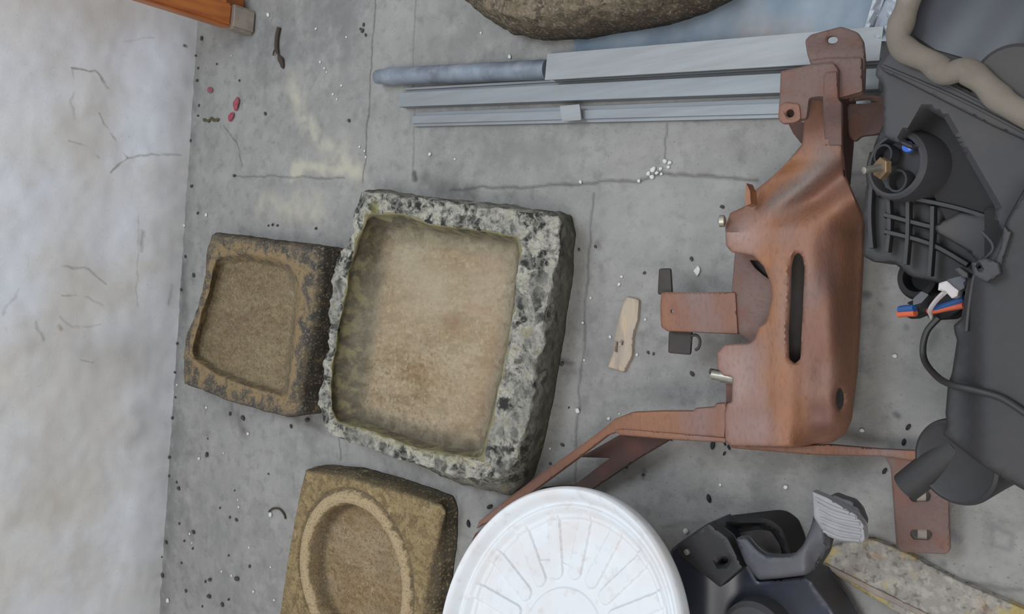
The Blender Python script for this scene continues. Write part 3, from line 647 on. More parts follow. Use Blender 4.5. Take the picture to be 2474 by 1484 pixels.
bo = sheet('body_plate', body, bz, .004, m_rust, br, [slot, ell(2028, 964, 11, 27)], step=9, rnd=4, edge=(7, .004), auto=50)
bo['label'] = 'orange rusted curved body with a long slot'
sheet('mounting_plate', [(1945, 98), (1958, 84), (2032, 64), (2072, 78), (2086, 100), (2091, 150), (2088, 228), (2025, 241), (1962, 241), (1960, 160), (1950, 130)], lambda x, y: .150-.02*sstep((140-y)/60), .004, m_rust_d, br, [ell(2011, 96, 13, 9)], step=10, edge=(6, .003))
sheet('mounting_plate', [(1958, 146), (2000, 140), (2082, 138), (2085, 222), (2026, 238), (1958, 238)], .157, .005, m_rust_d, br, step=12, edge=(5, .003))
sheet('clamp_plate', [(1886, 172), (1958, 156), (2012, 150), (2026, 168), (2024, 240), (1980, 234), (1956, 238), (1950, 286), (1922, 296), (1890, 299), (1880, 286), (1884, 230)], .166, .005, m_rust_d, br, [ell(1909, 274, 10, 10)], step=10, edge=(6, .003))
sheet('clamp_plate', [(1882, 256), (1896, 246), (1932, 250), (1936, 288), (1922, 297), (1890, 300), (1880, 288)], .1685, .004, m_rust, br, [ell(1909, 274, 10, 10)], step=10, rnd=9, edge=(5, .002))
sheet('neck_rib', [(1990, 186), (1996, 174), (2022, 172), (2026, 240), (2034, 248), (2035, 352), (1992, 352), (1988, 240)], lambda x, y: .169-.0415*sstep((y-215)/110), .004, m_rust_d, br, [roundpoly([(1984+8, 338), (2001, 337), (2001, 347), (1992, 350)], 2)], step=8, rnd=4, edge=(5, .003))
sheet('neck_side', [(2028, 238), (2064, 236), (2062, 330), (2054, 425), (2050, 470), (2038, 425), (2032, 350)], lambda x, y: .11-.06*sstep((x-2030)/30), .004, m_rust_k, br, step=9, rnd=3, edge=(4, .002))
sheet('side_tab', [(2040, 240), (2100, 228), (2150, 236), (2150, 322), (2080, 330), (2066, 345), (2050, 330)], .075, .004, m_rust_d, br, [roundpoly([(2042, 246), (2095, 240), (2118, 246), (2095, 250), (2044, 252)], 3)], step=11, rnd=10, edge=(6, .003))
sheet('neck_web', [(1900, 290), (1945, 296), (1945, 352), (1934, 345), (1916, 322)], .10, .004, m_rust_k, br, step=10, rnd=2)
sheet('flange', [(1803, 442), (1812, 462), (1814, 492), (1801, 498), (1800, 470)], .132, .02, m_rust, br, step=6, rnd=1)
sheet('inner_plate', [(1776, 606), (1862, 606), (1884, 700), (1880, 810), (1822, 838), (1797, 816), (1786, 806), (1770, 802), (1768, 700)], .085, .004, m_rust_d, br, [roundpoly([(1810, 628), (1836, 630), (1850, 650), (1860, 676), (1842, 664), (1822, 646)], 4)], step=10, rnd=3, edge=(5, .002))
sheet('side_bracket', [(1598, 706), (1778, 706), (1784, 808), (1612, 801), (1597, 790), (1595, 740)], .089, .004, m_rust, br, [ell(1624, 752, 4.5, 4.5, 12)], step=12, rnd=5, edge=(6, .003))
t1 = sheet('side_tab', [(1592, 649), (1620, 648), (1624, 712), (1589, 712)], .076, .003, m_tab, br, step=10, rnd=6, edge=(4, .0015)); t1['label'] = 'dark upright tab'
t1 = sheet('side_tab', [(1616, 800), (1672, 800), (1668, 858), (1614, 853)], .072, .003, m_tab, br, step=10, rnd=6, edge=(4, .0015)); t1['label'] = 'dark square tab'
tube('hook', [(1668, 812, .073), (1682, 810, .073), (1691, 822, .073), (1688, 840, .072), (1680, 846, .072)], .0022, m_tab, br, 5, 8)
def armz(x, y): return .118-.075*sstep((1560-x)/330)
sheet('arm', [(1757, 972), (1730, 974), (1726, 982), (1680, 986), (1676, 992), (1600, 992), (1530, 995), (1486, 1012), (1440, 1050), (1300, 1150), (1200, 1226), (1158, 1260), (1150, 1278), (1215, 1244), (1300, 1180), (1400, 1106), (1470, 1052), (1495, 1044), (1600, 1052), (1752, 1062)], armz, .005, m_rust, br, step=10, rnd=3, edge=(8, .004))
sheet('arm_edge', [(1480, 1040), (1500, 1036), (1620, 1046), (1752, 1058), (1754, 1070), (1640, 1064), (1500, 1052)], lambda x, y: armz(x, y)+.003, .012, m_rust, br, step=8, rnd=2, edge=(4, .003))
sheet('lower_arm', [(1495, 1052), (1560, 1054), (1625, 1060), (1540, 1110), (1430, 1184), (1340, 1250), (1290, 1240), (1385, 1174), (1474, 1107), (1402, 1105)], lambda x, y: .058-.03*sstep((1560-x)/250), .004, m_rust_k, br, step=11, rnd=2, edge=(7, .003))
sheet('lower_arm', [(1310, 1178), (1400, 1170), (1330, 1250), (1200, 1330), (1130, 1330), (1148, 1290)], .02, .004, m_rust_k, br, step=12, rnd=2)
sheet('bottom_flange', [(1764, 1074), (1920, 1078), (2000, 1074), (2120, 1084), (2235, 1090), (2232, 1118), (2130, 1103), (1960, 1099), (1768, 1083)], lambda x, y: .09-.05*sstep((x-1900)/240), .006, m_rust, br, step=9, rnd=3, edge=(4, .003))
foot = [(2136, 1100), (2236, 1092), (2300, 1094), (2300, 1180), (2292, 1230), (2296, 1328), (2286, 1340), (2180, 1334), (2166, 1322), (2160, 1240), (2152, 1130)]
sheet('mounting_foot', foot, .035, .004, m_rust_d, br, [roundpoly([(2196, 1186), (2240, 1182), (2250, 1196), (2246, 1212), (2204, 1214), (2194, 1200)], 9), roundpoly([(2202, 1280), (2246, 1280), (2254, 1292), (2246, 1306), (2206, 1304), (2198, 1291)], 9)], step=12, rnd=8, edge=(5, .002))
sheet('backing_strip', [(2214, 1150), (2236, 1150), (2240, 1330), (2218, 1330)], .028, .02, m_tip, br, step=14, rnd=2)
a, b = P(1722, 906, .095), P(1770, 914, .095)
lathe('stud', [(.0065, 0), (.0065, .012), (.0085, .013), (.0085, .04)], frame(a, b-a), m_zinc, br, 20)
a, b = P(1716, 897, .09), P(1746, 903, .09); lathe('stud', [(.004, 0), (.004, .024)], frame(a, b-a), m_tab, br, 16)
a = P(1750, 534, .11); lathe('rivet', [(.004, -.002), (.008, 0), (.008, .006), (.003, .008)], frame(a, (-1, 0, .3)), m_zinc, br, 16)
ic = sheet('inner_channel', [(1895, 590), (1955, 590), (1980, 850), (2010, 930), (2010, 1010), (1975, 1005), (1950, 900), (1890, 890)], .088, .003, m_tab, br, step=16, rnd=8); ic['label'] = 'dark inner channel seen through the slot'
sheet('hole_shade', [(1890, 252), (1930, 252), (1932, 292), (1888, 292)], .155, .003, m_rust_k, br, step=12, rnd=4)  # dark sheet added so the clamp hole looks shaded
sheet('hole_shade', [(1798, 618), (1866, 622), (1880, 690), (1830, 690)], .066, .003, m_tab, br, step=12, rnd=4)  # dark sheet added as the shade inside the crescent hole
sheet('inner_web', [(1754, 905), (1790, 905), (1790, 985), (1754, 978)], .08, .004, m_rust_d, br, step=10, rnd=2)
# supports that carry the plates off the floor
def post(x, y, z0, z1, sx_, sy_, nm='leg'):
    p = P(x, y, z1); box(nm, (p.x-sx_, p.y-sy_, z0), (p.x+sx_, p.y+sy_, z1-.004), m_rust_k, br, None, .001)
post(1930, 960, 0, .09, .010, .05, 'side_wall'); post(1930, 740, 0, .085, .010, .03, 'side_wall'); post(1990, 190, .045, .147, .006, .02, 'side_wall')

# ---------------------------------------------------------------- black heater box
hb = empty('heater_box', P(2400, 600), 'large black plastic car heater housing with tan foam seal and round fan end', 'car part')
# deep lower casing and steps
def top_z(x, y): return .22+.03*sstep((x-2250)/250)
sheet('upper_casing', [(2150, 112), (2118, 160), (2115, 182), (2134, 206), (2134, 330), (2200, 360), (2300, 330), (2420, 560), (2560, 540), (2560, -60), (2220, -60), (2176, 60)], lambda x, y: .225+.00*x, .10, m_blk2, hb, [roundpoly([(2238, 262), (2282, 286), (2404, 500), (2404, 560), (2300, 540), (2278, 440), (2270, 380), (2180, 334)], 5)], step=13, rnd=5, edge=(8, .006))
sheet('flange', [(2160, 108), (2190, 132), (2300, 196), (2400, 250), (2560, 340), (2560, 376), (2390, 300), (2280, 244), (2190, 198), (2134, 172), (2124, 160)], lambda x, y: .238, .02, m_blk2, hb, step=14, rnd=5, edge=(5, .004))
for q_ in ([(2134, 160), (2290, 226), (2400, 280), (2550, 360)], [(2156, 128), (2184, 146), (2300, 210), (2400, 262), (2550, 348)]):
    tube('flange_ridge', [(x, y, .238) for x, y in q_], .0018, m_blk2, hb, 6, 8)
cav = sheet('heater_core', [(2196, 20), (2200, 80), (2260, 120), (2330, 140), (2400, 180), (2560, 260), (2560, -60), (2200, -60)], lambda x, y: .2305+.003*math.sin(x*.018+y*.012), .02, m_navy, hb, step=14, rnd=6)
cav['label'] = 'glossy blue-black inner panel'
a = P(2446, 196, .232); lathe('round_cover', [(.034, -.005), (.034, .004), (.030, .008), (.012, .010)], frame(a, (0, 0, 1)), m_blk2, hb, 48)
tube('foam_seal', [(2210, -60, .25), (2196, 0, .25), (2180, 50, .25), (2170, 92, .25), (2190, 122, .25), (2246, 150, .25), (2286, 176, .25), (2330, 170, .25), (2372, 196, .25), (2408, 232, .25), (2450, 262, .25), (2540, 306, .25)], lambda t: .0118+.0008*math.sin(t*40), m_foam, hb, 8, 18)
# hollow beside the round port, its shade painted by a near-black sheet
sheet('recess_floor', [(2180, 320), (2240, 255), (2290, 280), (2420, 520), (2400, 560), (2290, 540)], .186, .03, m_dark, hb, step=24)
# lattice body, left
sheet('lower_casing', [(2134, 300), (2112, 350), (2102, 400), (2092, 460), (2083, 520), (2092, 552), (2086, 592), (2084, 618), (2112, 634), (2160, 636), (2200, 668), (2330, 700), (2420, 690), (2480, 520), (2300, 330)], .17, .07, m_blk, hb, step=16, rnd=8, edge=(8, .006))
for (pts, z) in (([(2150, 470), (2300, 500), (2400, 530)], .186), ([(2140, 520), (2240, 546), (2330, 566)], .186), ([(2140, 560), (2250, 590), (2340, 640)], .186),
                 ([(2146, 440), (2152, 540), (2146, 610)], .184), ([(2196, 440), (2196, 560), (2190, 640)], .188), ([(2256, 500), (2254, 580), (2248, 668)], .19), ([(2110, 430), (2105, 520), (2110, 600)], .18)):
    tube('rib', [(x, y, z-.002) for x, y in pts], .0036, m_blk, hb, 4, 6, flat=2.2)
sheet('ledge', [(2256, 546), (2320, 512), (2430, 530), (2430, 600), (2370, 640), (2330, 600), (2262, 562)], .192, .02, m_blk2, hb, step=14, rnd=8, edge=(8, .005))
# hood and round port
port = P(2172, 400, .2); ax = Vector((-.42, .02, 1)).normalized(); MF = frame(port, ax)
lathe('port_housing', [(.040, -.06), (.038, -.01), (.036, .004), (.033, .007), (.030, .007), (.029, .002), (.028, -.006), (.002, -.006)], MF, m_blk2, hb, 64)
tube('port_collar', [(2112, 372, .19), (2104, 410, .18), (2108, 450, .175), (2130, 470, .175)], .005, m_blk, hb, 6, 10)
def onport(u, v, h=0): return MF @ Vector((u, v, h))
for (x, y, rr) in ((2142, 376, .0115), (2176, 438, .012)):
    q = P(x, y, .205)
    lathe('port_ring', [(rr, -.006), (rr, .006), (rr-.0022, .006), (rr-.0022, -.012), (.001, -.012)], frame(q, ax), m_blk, hb, 32)
q = P(2138, 407, .213)
lathe('hex_nut', [(.0115, 0), (.0115, .006), (.0105, .007), (.005, .007)], frame(q, (-.6, 0, .8)), m_brass, hb, 6, 20)
a, b = P(2132, 404, .22), P(2086, 412, .238); lathe('bolt', [(.0038, 0), (.0038, (b-a).length*.98), (.003, (b-a).length)], frame(a, b-a), m_zinc, hb, 16)
q = P(2194, 355, .211); lathe('blue_spot', [(.006, -.003), (.0055, .002), (.002, .004)], frame(q, (0, 0, 1)), m_blue_spot, hb, 16)  # added blue disc standing for a reflected spot, not a real button
# dark lumps under the casing
sheet('lug', [(2086, 585), (2084, 616), (2100, 628), (2130, 632), (2150, 620), (2140, 585)], .12, .05, m_dark, hb, step=10, rnd=9, edge=(10, .008))
lathe('vent_outlet', [(.02, -.09), (.026, -.02), (.026, .0), (.022, .008), (.016, .008), (.014, -.01)], frame(P(2222, 672, .1), (-.2, 0, 1)), m_dark, hb, 48)
# right-hand big box
def rz(x, y): return .27-.02*sstep((2380-x)/60)
sheet('blower_casing', [(2560, 400), (2474, 455), (2432, 530), (2404, 598), (2376, 640), (2338, 668), (2330, 720), (2322, 770), (2304, 786), (2306, 804), (2312, 822), (2300, 900), (2290, 930), (2284, 1000), (2288, 1030), (2278, 1050), (2340, 1100), (2380, 1130), (2474, 1185), (2560, 1230)], rz, .16, m_blk, hb, step=20, rnd=4, edge=(9, .007))
tube('seam', [(2372, 560, .26), (2400, 600, .262), (2360, 650, .262), (2344, 720, .257), (2335, 800, .257)], .0016, m_blk2, hb, 5, 8)
sheet('panel_rib', [(2425, 545), (2445, 560), (2420, 640), (2404, 660), (2400, 640), (2420, 590)], .276, .01, m_blk2, hb, step=10, rnd=4, edge=(4, .003))
sheet('clip', [(2346, 634), (2380, 622), (2414, 634), (2420, 662), (2384, 684), (2352, 668)], .284, .015, m_blk2, hb, [ell(2366, 645, 4, 4, 10)], step=9, rnd=5, edge=(5, .004))
sheet('clip', [(2304, 650), (2318, 644), (2340, 660), (2340, 672), (2326, 672)], .262, .015, m_blk2, hb, step=8, rnd=3, edge=(3, .003))
# fan end
fc = P(2312, 1116, .23); fa = Vector((-.35, -.12, 1)).normalized()
lathe('fan_motor', [(.036, -.13), (.040, -.04), (.043, .0), (.042, .003), (.039, .005), (.036, .003), (.002, .003)], frame(fc, fa), m_blk, hb, 64)
a, b = P(2262, 1120, .215), P(2190, 1176, .21); d = b-a
lathe('outlet_pipe', [(.016, -.03), (.016, 0), (.0155, d.length), (.0138, d.length), (.0135, d.length-.03), (.001, d.length-.03)], frame(a, d), m_blk, hb, 40)
q = P(2268, 1176, .21); lathe('screw', [(.006, -.006), (.006, .002), (.002, .003)], frame(q, (-.4, 0, 1)), m_zinc, hb, 16)
# connector and wires
cn = sheet('wire_connector', [(2268, 684), (2288, 678), (2318, 700), (2314, 716), (2300, 722), (2284, 704), (2266, 702)], .225, .018, m_wht, hb, step=8, rnd=3, edge=(3, .002)); cn['label'] = 'white plug'
sheet('wire_connector', [(2286, 676), (2322, 664), (2336, 676), (2332, 696), (2318, 704), (2300, 690)], .235, .02, m_pedal, hb, step=8, rnd=3, edge=(3, .002))
for k in range(2): tube('wire', [(2280+k*6, 706, .215), (2262+k*4, 724, .2), (2248+k*3, 744, .185), (2247+k*2, 758, .17), (2253, 772, .16)], .002, m_wht, hb, 6, 8)
tube('wire', [(2330, 722, .2), (2290, 736, .19), (2262, 744, .18), (2250, 747, .17)], .0035, m_blue, hb, 5, 8)
tube('wire', [(2330, 738, .198), (2290, 744, .188), (2262, 750, .178), (2245, 752, .17)], .0035, m_orange, hb, 5, 8)
tube('wire', [(2210, 744, .17), (2190, 746, .165), (2174, 748, .16)], .004, m_blue, hb, 4, 8)
tube('wire', [(2212, 756, .168), (2190, 757, .163), (2172, 759, .158)], .004, m_orange, hb, 4, 8)
sheet('harness_sleeve', [(2190, 732), (2240, 712), (2330, 700), (2330, 750), (2300, 772), (2250, 775), (2236, 758), (2204, 772), (2186, 764), (2210, 754), (2208, 742)], .155, .03, m_dark, hb, step=12, rnd=5, edge=(8, .008))
sheet('harness_tape', [(2206, 722), (2226, 704), (2244, 712), (2226, 732), (2206, 738)], .172, .006, m_pedal, hb, step=8, rnd=3)
tube('cable', [(2268, 768, .17), (2240, 800, .17), (2230, 840, .17), (2236, 876, .18), (2266, 912, .22), (2300, 930, .262), (2360, 944, .272), (2420, 962, .274), (2480, 1000, .274)], .0034, m_cblack, hb, 8, 12)
# feet of the casing
def hpost(x, y, z1, sx_, sy_):
    p = P(x, y, z1); box('support', (p.x-sx_, p.y-sy_, 0), (p.x+sx_, p.y+sy_, z1-.05), m_dark, hb, None, .002)
hpost(2440, 150, .22, .05, .06); hpost(2440, 800, .25, .03, .12); hpost(2330, 560, .17, .02, .03)

# ---------------------------------------------------------------- brake pedal assembly
pe = empty('brake_pedal', P(1850, 1400), 'black car pedal box with curved arm and ribbed grey rubber pad', 'car part')
sheet('housing', [(1712, 1263), (1760, 1300), (1800, 1345), (1832, 1404), (1940, 1392), (1962, 1400), (1966, 1410), (2010, 1470), (2060, 1560), (1700, 1560), (1600, 1460), (1620, 1330), (1640, 1312)], lambda x, y: .09+.02*sstep((1800-x)/120), .065, m_navy, pe, step=14, rnd=5, edge=(8, .006))
sheet('upper_cover', [(1712, 1263), (1760, 1300), (1796, 1372), (1740, 1420), (1690, 1380), (1640, 1340), (1636, 1318)], .122, .02, m_blk, pe, [ell(1746, 1358, 14, 8, 16, -.4)], step=12, rnd=6, edge=(7, .005))
sheet('base_frame', [(1715, 1266), (1840, 1252), (1862, 1256), (1888, 1276), (1902, 1310), (1912, 1345), (1890, 1352), (1760, 1330)], lambda x, y: .05+.012*sstep((18-dpoly((x, y), [(1700, 1264), (1840, 1252), (1888, 1276), (1912, 1345), (1890, 1400), (1700, 1400)]))/8), .06, m_dark, pe, step=8, rnd=10)
sheet('base_panel', [(1745, 1296), (1830, 1280), (1862, 1284), (1884, 1316), (1890, 1340), (1800, 1340)], .056, .02, m_tab, pe, step=12, rnd=8)
sheet('pedal_arm', [(1776, 1300), (1805, 1297), (1830, 1326), (1852, 1342), (1890, 1344), (1918, 1340), (1940, 1318), (1960, 1270), (1968, 1235), (1990, 1250), (1996, 1290), (1998, 1325), (1980, 1368), (1946, 1390), (1880, 1398), (1832, 1402), (1800, 1360)], lambda x, y: .125-.02*sstep((x-1940)/40)*sstep((y-1300)/60), .012, m_pedal, pe, step=10, rnd=9, edge=(12, .010))
sheet('arm_side', [(1985, 1280), (2004, 1300), (1994, 1340), (1968, 1380), (1944, 1392), (1976, 1352), (1988, 1310)], .108, .02, m_blk, pe, step=8, rnd=5, edge=(5, .004))
pad = [(1962, 1186), (2000, 1202), (2070, 1244), (2088, 1268), (2091, 1305), (2082, 1313), (2030, 1308), (2000, 1296), (1982, 1276), (1966, 1250)]
def padz(x, y): return .150
rp_ = sheet('rubber_pad', pad, padz, .012, m_rubber, pe, step=9, rnd=4, edge=(5, .004))
for q_ in ([(1970, 1204), (2010, 1224), (2052, 1240)], [(1974, 1216), (2012, 1236), (2068, 1252)], [(1980, 1234), (2021, 1255), (2078, 1266)], [(1982, 1251), (2028, 1269), (2080, 1281)], [(1984, 1267), (2026, 1285), (2081, 1295)], [(1990, 1282), (2031, 1300), (2078, 1306)]):
    tube('ridge', [(x, y, .1495) for x, y in q_], .0023, m_rubber, rp_, 6, 8)
sheet('pad_back', [(2000, 1200), (2015, 1194), (2040, 1204), (2060, 1210), (2078, 1230), (2090, 1262), (2086, 1276), (2060, 1262), (2030, 1226)], .135, .014, m_pedal, pe, step=9, rnd=6, edge=(7, .006))
q = P(1822, 1534, .12); lathe('round_boss', [(.042, -.04), (.042, 0), (.036, .006), (.002, .010)], frame(q, (0, 0, 1)), m_blk2, pe, 48)
q = P(1660, 1334, .124); lathe('bolt', [(.004, -.004), (.004, .002), (.001, .003)], frame(q, (0, 0, 1)), m_zinc, pe, 12)

# ---------------------------------------------------------------- speckled strip, wood scrap
m_mat = simple('speckled_crumb_board', C255(152, 148, 142), ((70, .45, .62, C255(174, 170, 160)), (110, .55, .66, C255(124, 116, 108)), (22, .53, .62, C255(176, 156, 96), .9), (16, .58, .68, C255(166, 128, 96), .7)), .95, 0, [(90, 1), (220, .7)], .004)
bd_ = sheet('crumb_board', [(1985, 1362), (2010, 1320), (2070, 1300), (2110, 1302), (2190, 1334), (2310, 1400), (2474, 1470), (2560, 1510), (2560, 1620), (2300, 1560), (2150, 1470), (2060, 1415)], .014, .013, m_mat, None, step=7, rnd=6, edge=(6, .005), rough=.004, auto=None)
recentre(bd_)
sheet('edge_strip', [(1984, 1368), (1992, 1360), (2120, 1424), (2300, 1512), (2294, 1522), (2110, 1436)], .018, .017, m_tip, bd_, step=9, rnd=2, edge=(3, .002)); meta(bd_, 'grey and yellow speckled crumbly board strip at the lower right of the floor', 'board')
wc = sheet('wood_scrap', [(1514, 716), (1545, 724), (1542, 770), (1530, 810), (1528, 860), (1508, 900), (1468, 888), (1482, 850), (1486, 800), (1496, 760)], .008, .0075, m_chip, None, [roundpoly([(1489, 826), (1494, 826), (1492, 850), (1487, 850)], 2), ell(1504, 829, 3, 6, 10, .3)], step=8, rnd=5, edge=(5, .003), rough=.0015)
recentre(wc); meta(wc, 'small pale splintered wood scrap on the floor beside the bracket', 'wood scrap')

# ---------------------------------------------------------------- white round plastic top
zt = .25; cc = P(1327, 1540, zt); RR = .201
tub = empty('plastic_tub', (cc.x, cc.y, 0), 'white round plastic tub with ribbed lid at the bottom edge of the photo', 'tub')
tilt = Matrix.Translation(cc) @ Matrix.Rotation(R(-21), 4, 'X') @ Matrix.Rotation(R(-3), 4, 'Y')
vs_, fs = [], []; NR, NA = 90, 720
def lz(r, a):
    z = 0
    if r > .985: z -= .010*((r-.985)/.015)**2
    z += .005*math.exp(-((r-.962)/.022)**2)
    z -= .016*sstep((.94-r)/.05)
    z += .003*math.exp(-((r-.865)/.012)**2)
    z -= .008*sstep((.855-r)/.04)
    z -= .004*sstep((.80-r)/.012)
    k = (a*18/(2*math.pi)+.02) % 1; k = min(k, 1-k)*2*math.pi/18*r   # distance from the spoke's middle
    inr_ = sstep((r-.40)/.02)*sstep((.84-r)/.02)
    hw = .052
    if r < .44: hw = .052*math.sqrt(max(0, 1-((.44-r)/.052)**2)) if r > .388 else 0
    if .385 < r < .845: z += .0042*sstep((hw-k)/.010+.5)*(1 if r < .8 else 1-sstep((r-.8)/.04)*.4)
    z += .002*sstep((.335-r)/.012)
    return z
for i in range(NR*2+1):
    r = i/(NR*2)
    for k in range(NA):
        a = 2*math.pi*k/NA; vs_.append(tilt @ Vector((RR*r*math.cos(a+math.pi/2), RR*r*math.sin(a+math.pi/2), lz(r, a)))) if i else (vs_.append(tilt @ Vector((0, 0, lz(0, 0)))) if k == 0 else None)
NI = NR*2
idx = lambda i, k: 0 if i == 0 else 1+(i-1)*NA+k % NA
for i in range(NI):
    for k in range(NA):
        if i == 0: fs.append((0, idx(1, k), idx(1, k+1)))
        else: fs.append((idx(i, k), idx(i+1, k), idx(i+1, k+1), idx(i, k+1)))
base = len(vs_)
for (r, z) in ((1.002, -.014), (.992, -.018), (.95, -.030), (.93, -.040)):
    for k in range(NA): a = 2*math.pi*k/NA+math.pi/2; vs_.append(tilt @ Vector((RR*r*math.cos(a), RR*r*math.sin(a), z)))
prev = [idx(NI, k) for k in range(NA)]
for j in range(4):
    cur = [base+j*NA+k for k in range(NA)]
    for k in range(NA): fs.append((prev[k], cur[k], cur[(k+1) % NA], prev[(k+1) % NA]))
    prev = cur
fs.append(tuple(prev))
build('ribbed_lid', vs_, fs, m_white, tub, True, 60)
lathe('tub_body', [(.07, 0), (.085, .1), (.095, .16), (.10, .19)], Matrix.Translation((cc.x-.03, cc.y-.02, 0)), m_white, tub, 64)

# ---------------------------------------------------------------- small litter
def lump(name, m, sx_, sy_, sz_, seed):
    bm = bmesh.new(); bmesh.ops.create_icosphere(bm, subdivisions=2, radius=1)
    for v in bm.verts:
        k = 1+.35*noise.noise(v.co*1.3+Vector((seed, 0, 0))); v.co = Vector((v.co.x*sx_*k, v.co.y*sy_*k, v.co.z*sz_*k))
    mn = min(v.co.z for v in bm.verts)
    for v in bm.verts: v.co.z -= mn
    me = bpy.data.meshes.new(name); bm.to_mesh(me); bm.free(); me.materials.append(m); me.polygons.foreach_set('use_smooth', [True]*len(me.polygons)); return me
def scatter(name, meshes, spots, label, cat, group):
    for i, s in enumerate(spots):
        o = bpy.data.objects.new(name, meshes[i % len(meshes)]); link(o)
        o.location = P(s[0], s[1]); k = s[2] if len(s) > 2 else 1; o.scale = (k, k, k); o.rotation_euler = (0, 0, s[3] if len(s) > 3 else random.uniform(0, 6)); meta(o, label, cat, group)
wm = [lump('plaster_crumb', m_crumb, .0033, .0027, .0018, k) for k in range(4)]
whites = [(650, 37, 1.6), (500, 520, 1.4), (1040, 373, 1.2), (765, 70), (1233, 138, 1.3), (1397, 993, 1.5), (1497, 687), (601, 1048, 1.3), (483, 1108, 1.4), (578, 1225), (460, 1290, 1.1), (465, 1312, .8), (408, 1451, 2), (537, 1381), (561, 1391), (614, 1429, 1.2),
          (1545, 437), (1568, 420, 1.2), (1580, 410, 1.6), (1588, 418), (1597, 408), (1608, 390, 1.2), (1619, 394, 1.1), (1616, 404), (1599, 421, .8), (1577, 428, 1.3), (1404, 440, 1), (1186, 1267, 1.2), (1659, 1283, 1.4), (1428, 720, .7), (1409, 780, .8), (1412, 870, .7),
          (1475, 814, .9), (1540, 857, .8), (1560, 772, .7), (1503, 669, .8), (603, 1323, .9), (655, 1370, .9), (664, 1450, 1), (576, 1208, .8), (541, 1095, .7), (500, 985, 1.2), (560, 135, .7), (775, 150, 1), (785, 165, .9), (790, 175, .7), (826, 207, .9), (806, 228, .9), (815, 240, .8), (838, 90, .8),
          (447, 545, 1.2), (429, 930, 1), (1163, 80, .8), (1230, 150, .7), (2163, 860, 1), (2083, 1040, 1), (1899, 1177, 1.1), (1741, 1172, .8), (870, 355, .9), (882, 365, .8), (885, 380, .8), (1063, 482, .6), (1472, 1012, 1), (1330, 1084, .8), (1487, 1022, .7), (656, 1243, 1.8), (1100, 385, .7), (1497, 1000, .6)]
def split(name, meshes, spots, zones):
    for test, label, cat, group in zones:
        sel = [p for p in spots if test(p[0], p[1])]; spots = [p for p in spots if not test(p[0], p[1])]
        scatter(name, meshes, sel, label, cat, group)
split('plaster_crumb', wm, whites, [
    (lambda x, y: 1530 < x < 1630 and y < 450, 'white plaster crumb in the tight cluster on the floor crack', 'crumb', 'white crumbs clustered on the floor crack'),
    (lambda x, y: x < 700 and y > 900, 'white plaster crumb on the floor between the wall and the sandstone basin', 'crumb', 'white crumbs left of the sandstone basin'),
    (lambda x, y: x < 900, 'white plaster crumb on the floor between wall and pipe end', 'crumb', 'white crumbs on the upper left floor'),
    (lambda x, y: 1390 < x < 1580 and y > 600, 'white plaster crumb on the floor around the pale wood scrap', 'crumb', 'white crumbs around the wood scrap'),
    (lambda x, y: x > 1600 and y > 800, 'white plaster crumb on the floor right of or below the rusty bracket', 'crumb', 'white crumbs around the bracket foot'),
    (lambda x, y: True, 'white plaster crumb on the floor near the aluminium rails or large trough', 'crumb', 'white crumbs around rails and large trough')])
dm = [lump('dirt_crumb', m_crumbd, .0038, .0026, .002, 20+k) for k in range(4)]
darks = [(490, 93, 1.6), (475, 135), (480, 165), (478, 195, 1.3), (482, 255), (643, 275, 1.3), (845, 292, 1.2), (660, 543), (650, 545, .8), (672, 545), (765, 552, 1.1), (480, 515, 1.2), (1440, 596, .8), (1310, 598, 1), (1400, 603, .8), (1345, 870, 1.4), (1360, 880, 1.2), (1580, 855, .7), (1567, 852, .8), (1673, 903, 1.1), (1558, 660, .8),
         (1672, 626, 1), (1746, 500, 1), (1360, 1075, 1), (1331, 1120, .8), (880, 60, 1), (878, 75, 1.3), (885, 85), (872, 70, .8), (480, 280, 1), (450, 620, 1.3), (470, 665, 1.5), (440, 700, 1.2), (430, 830, 1.2), (424, 900, 1.2), (425, 960, 1), (419, 1010, 1.3), (412, 1105, 1.4), (410, 1150, 1), (434, 1180, 1.6), (428, 1165), (400, 1215, .8), (404, 1310, 1.6), (392, 1345, 1.6), (395, 1390, 1.7),
         (503, 1098, 1.8), (503, 1060, .7), (557, 1250, 1), (573, 1256, 1.3), (435, 1265, 1), (450, 1430, .8), (470, 1285, 1.7), (467, 1325, 1), (447, 1307, 1), (554, 1342, .9), (605, 1368, 1.2), (575, 1398, 2), (510, 1400, 1.6), (498, 1405, 1.1), (508, 1440, 2), (451, 1427, 1.2), (540, 1460, 1.6), (554, 1448, 1.2), (440, 1360, 1), (490, 1465, .9), (745, 1015, 1.7), (590, 1010, 1.9), (558, 1000, 1.4), (705, 1030, 1.3), (650, 1145, .8), (568, 1185, .8), (533, 1227, 1),
         (1515, 1130, .7), (1555, 1147, .8), (465, 450, 1.4), (445, 475, 1.3), (462, 340, 1), (525, 155, .9), (580, 195, .9), (568, 425, 1.2), (1110, 640, .5)]
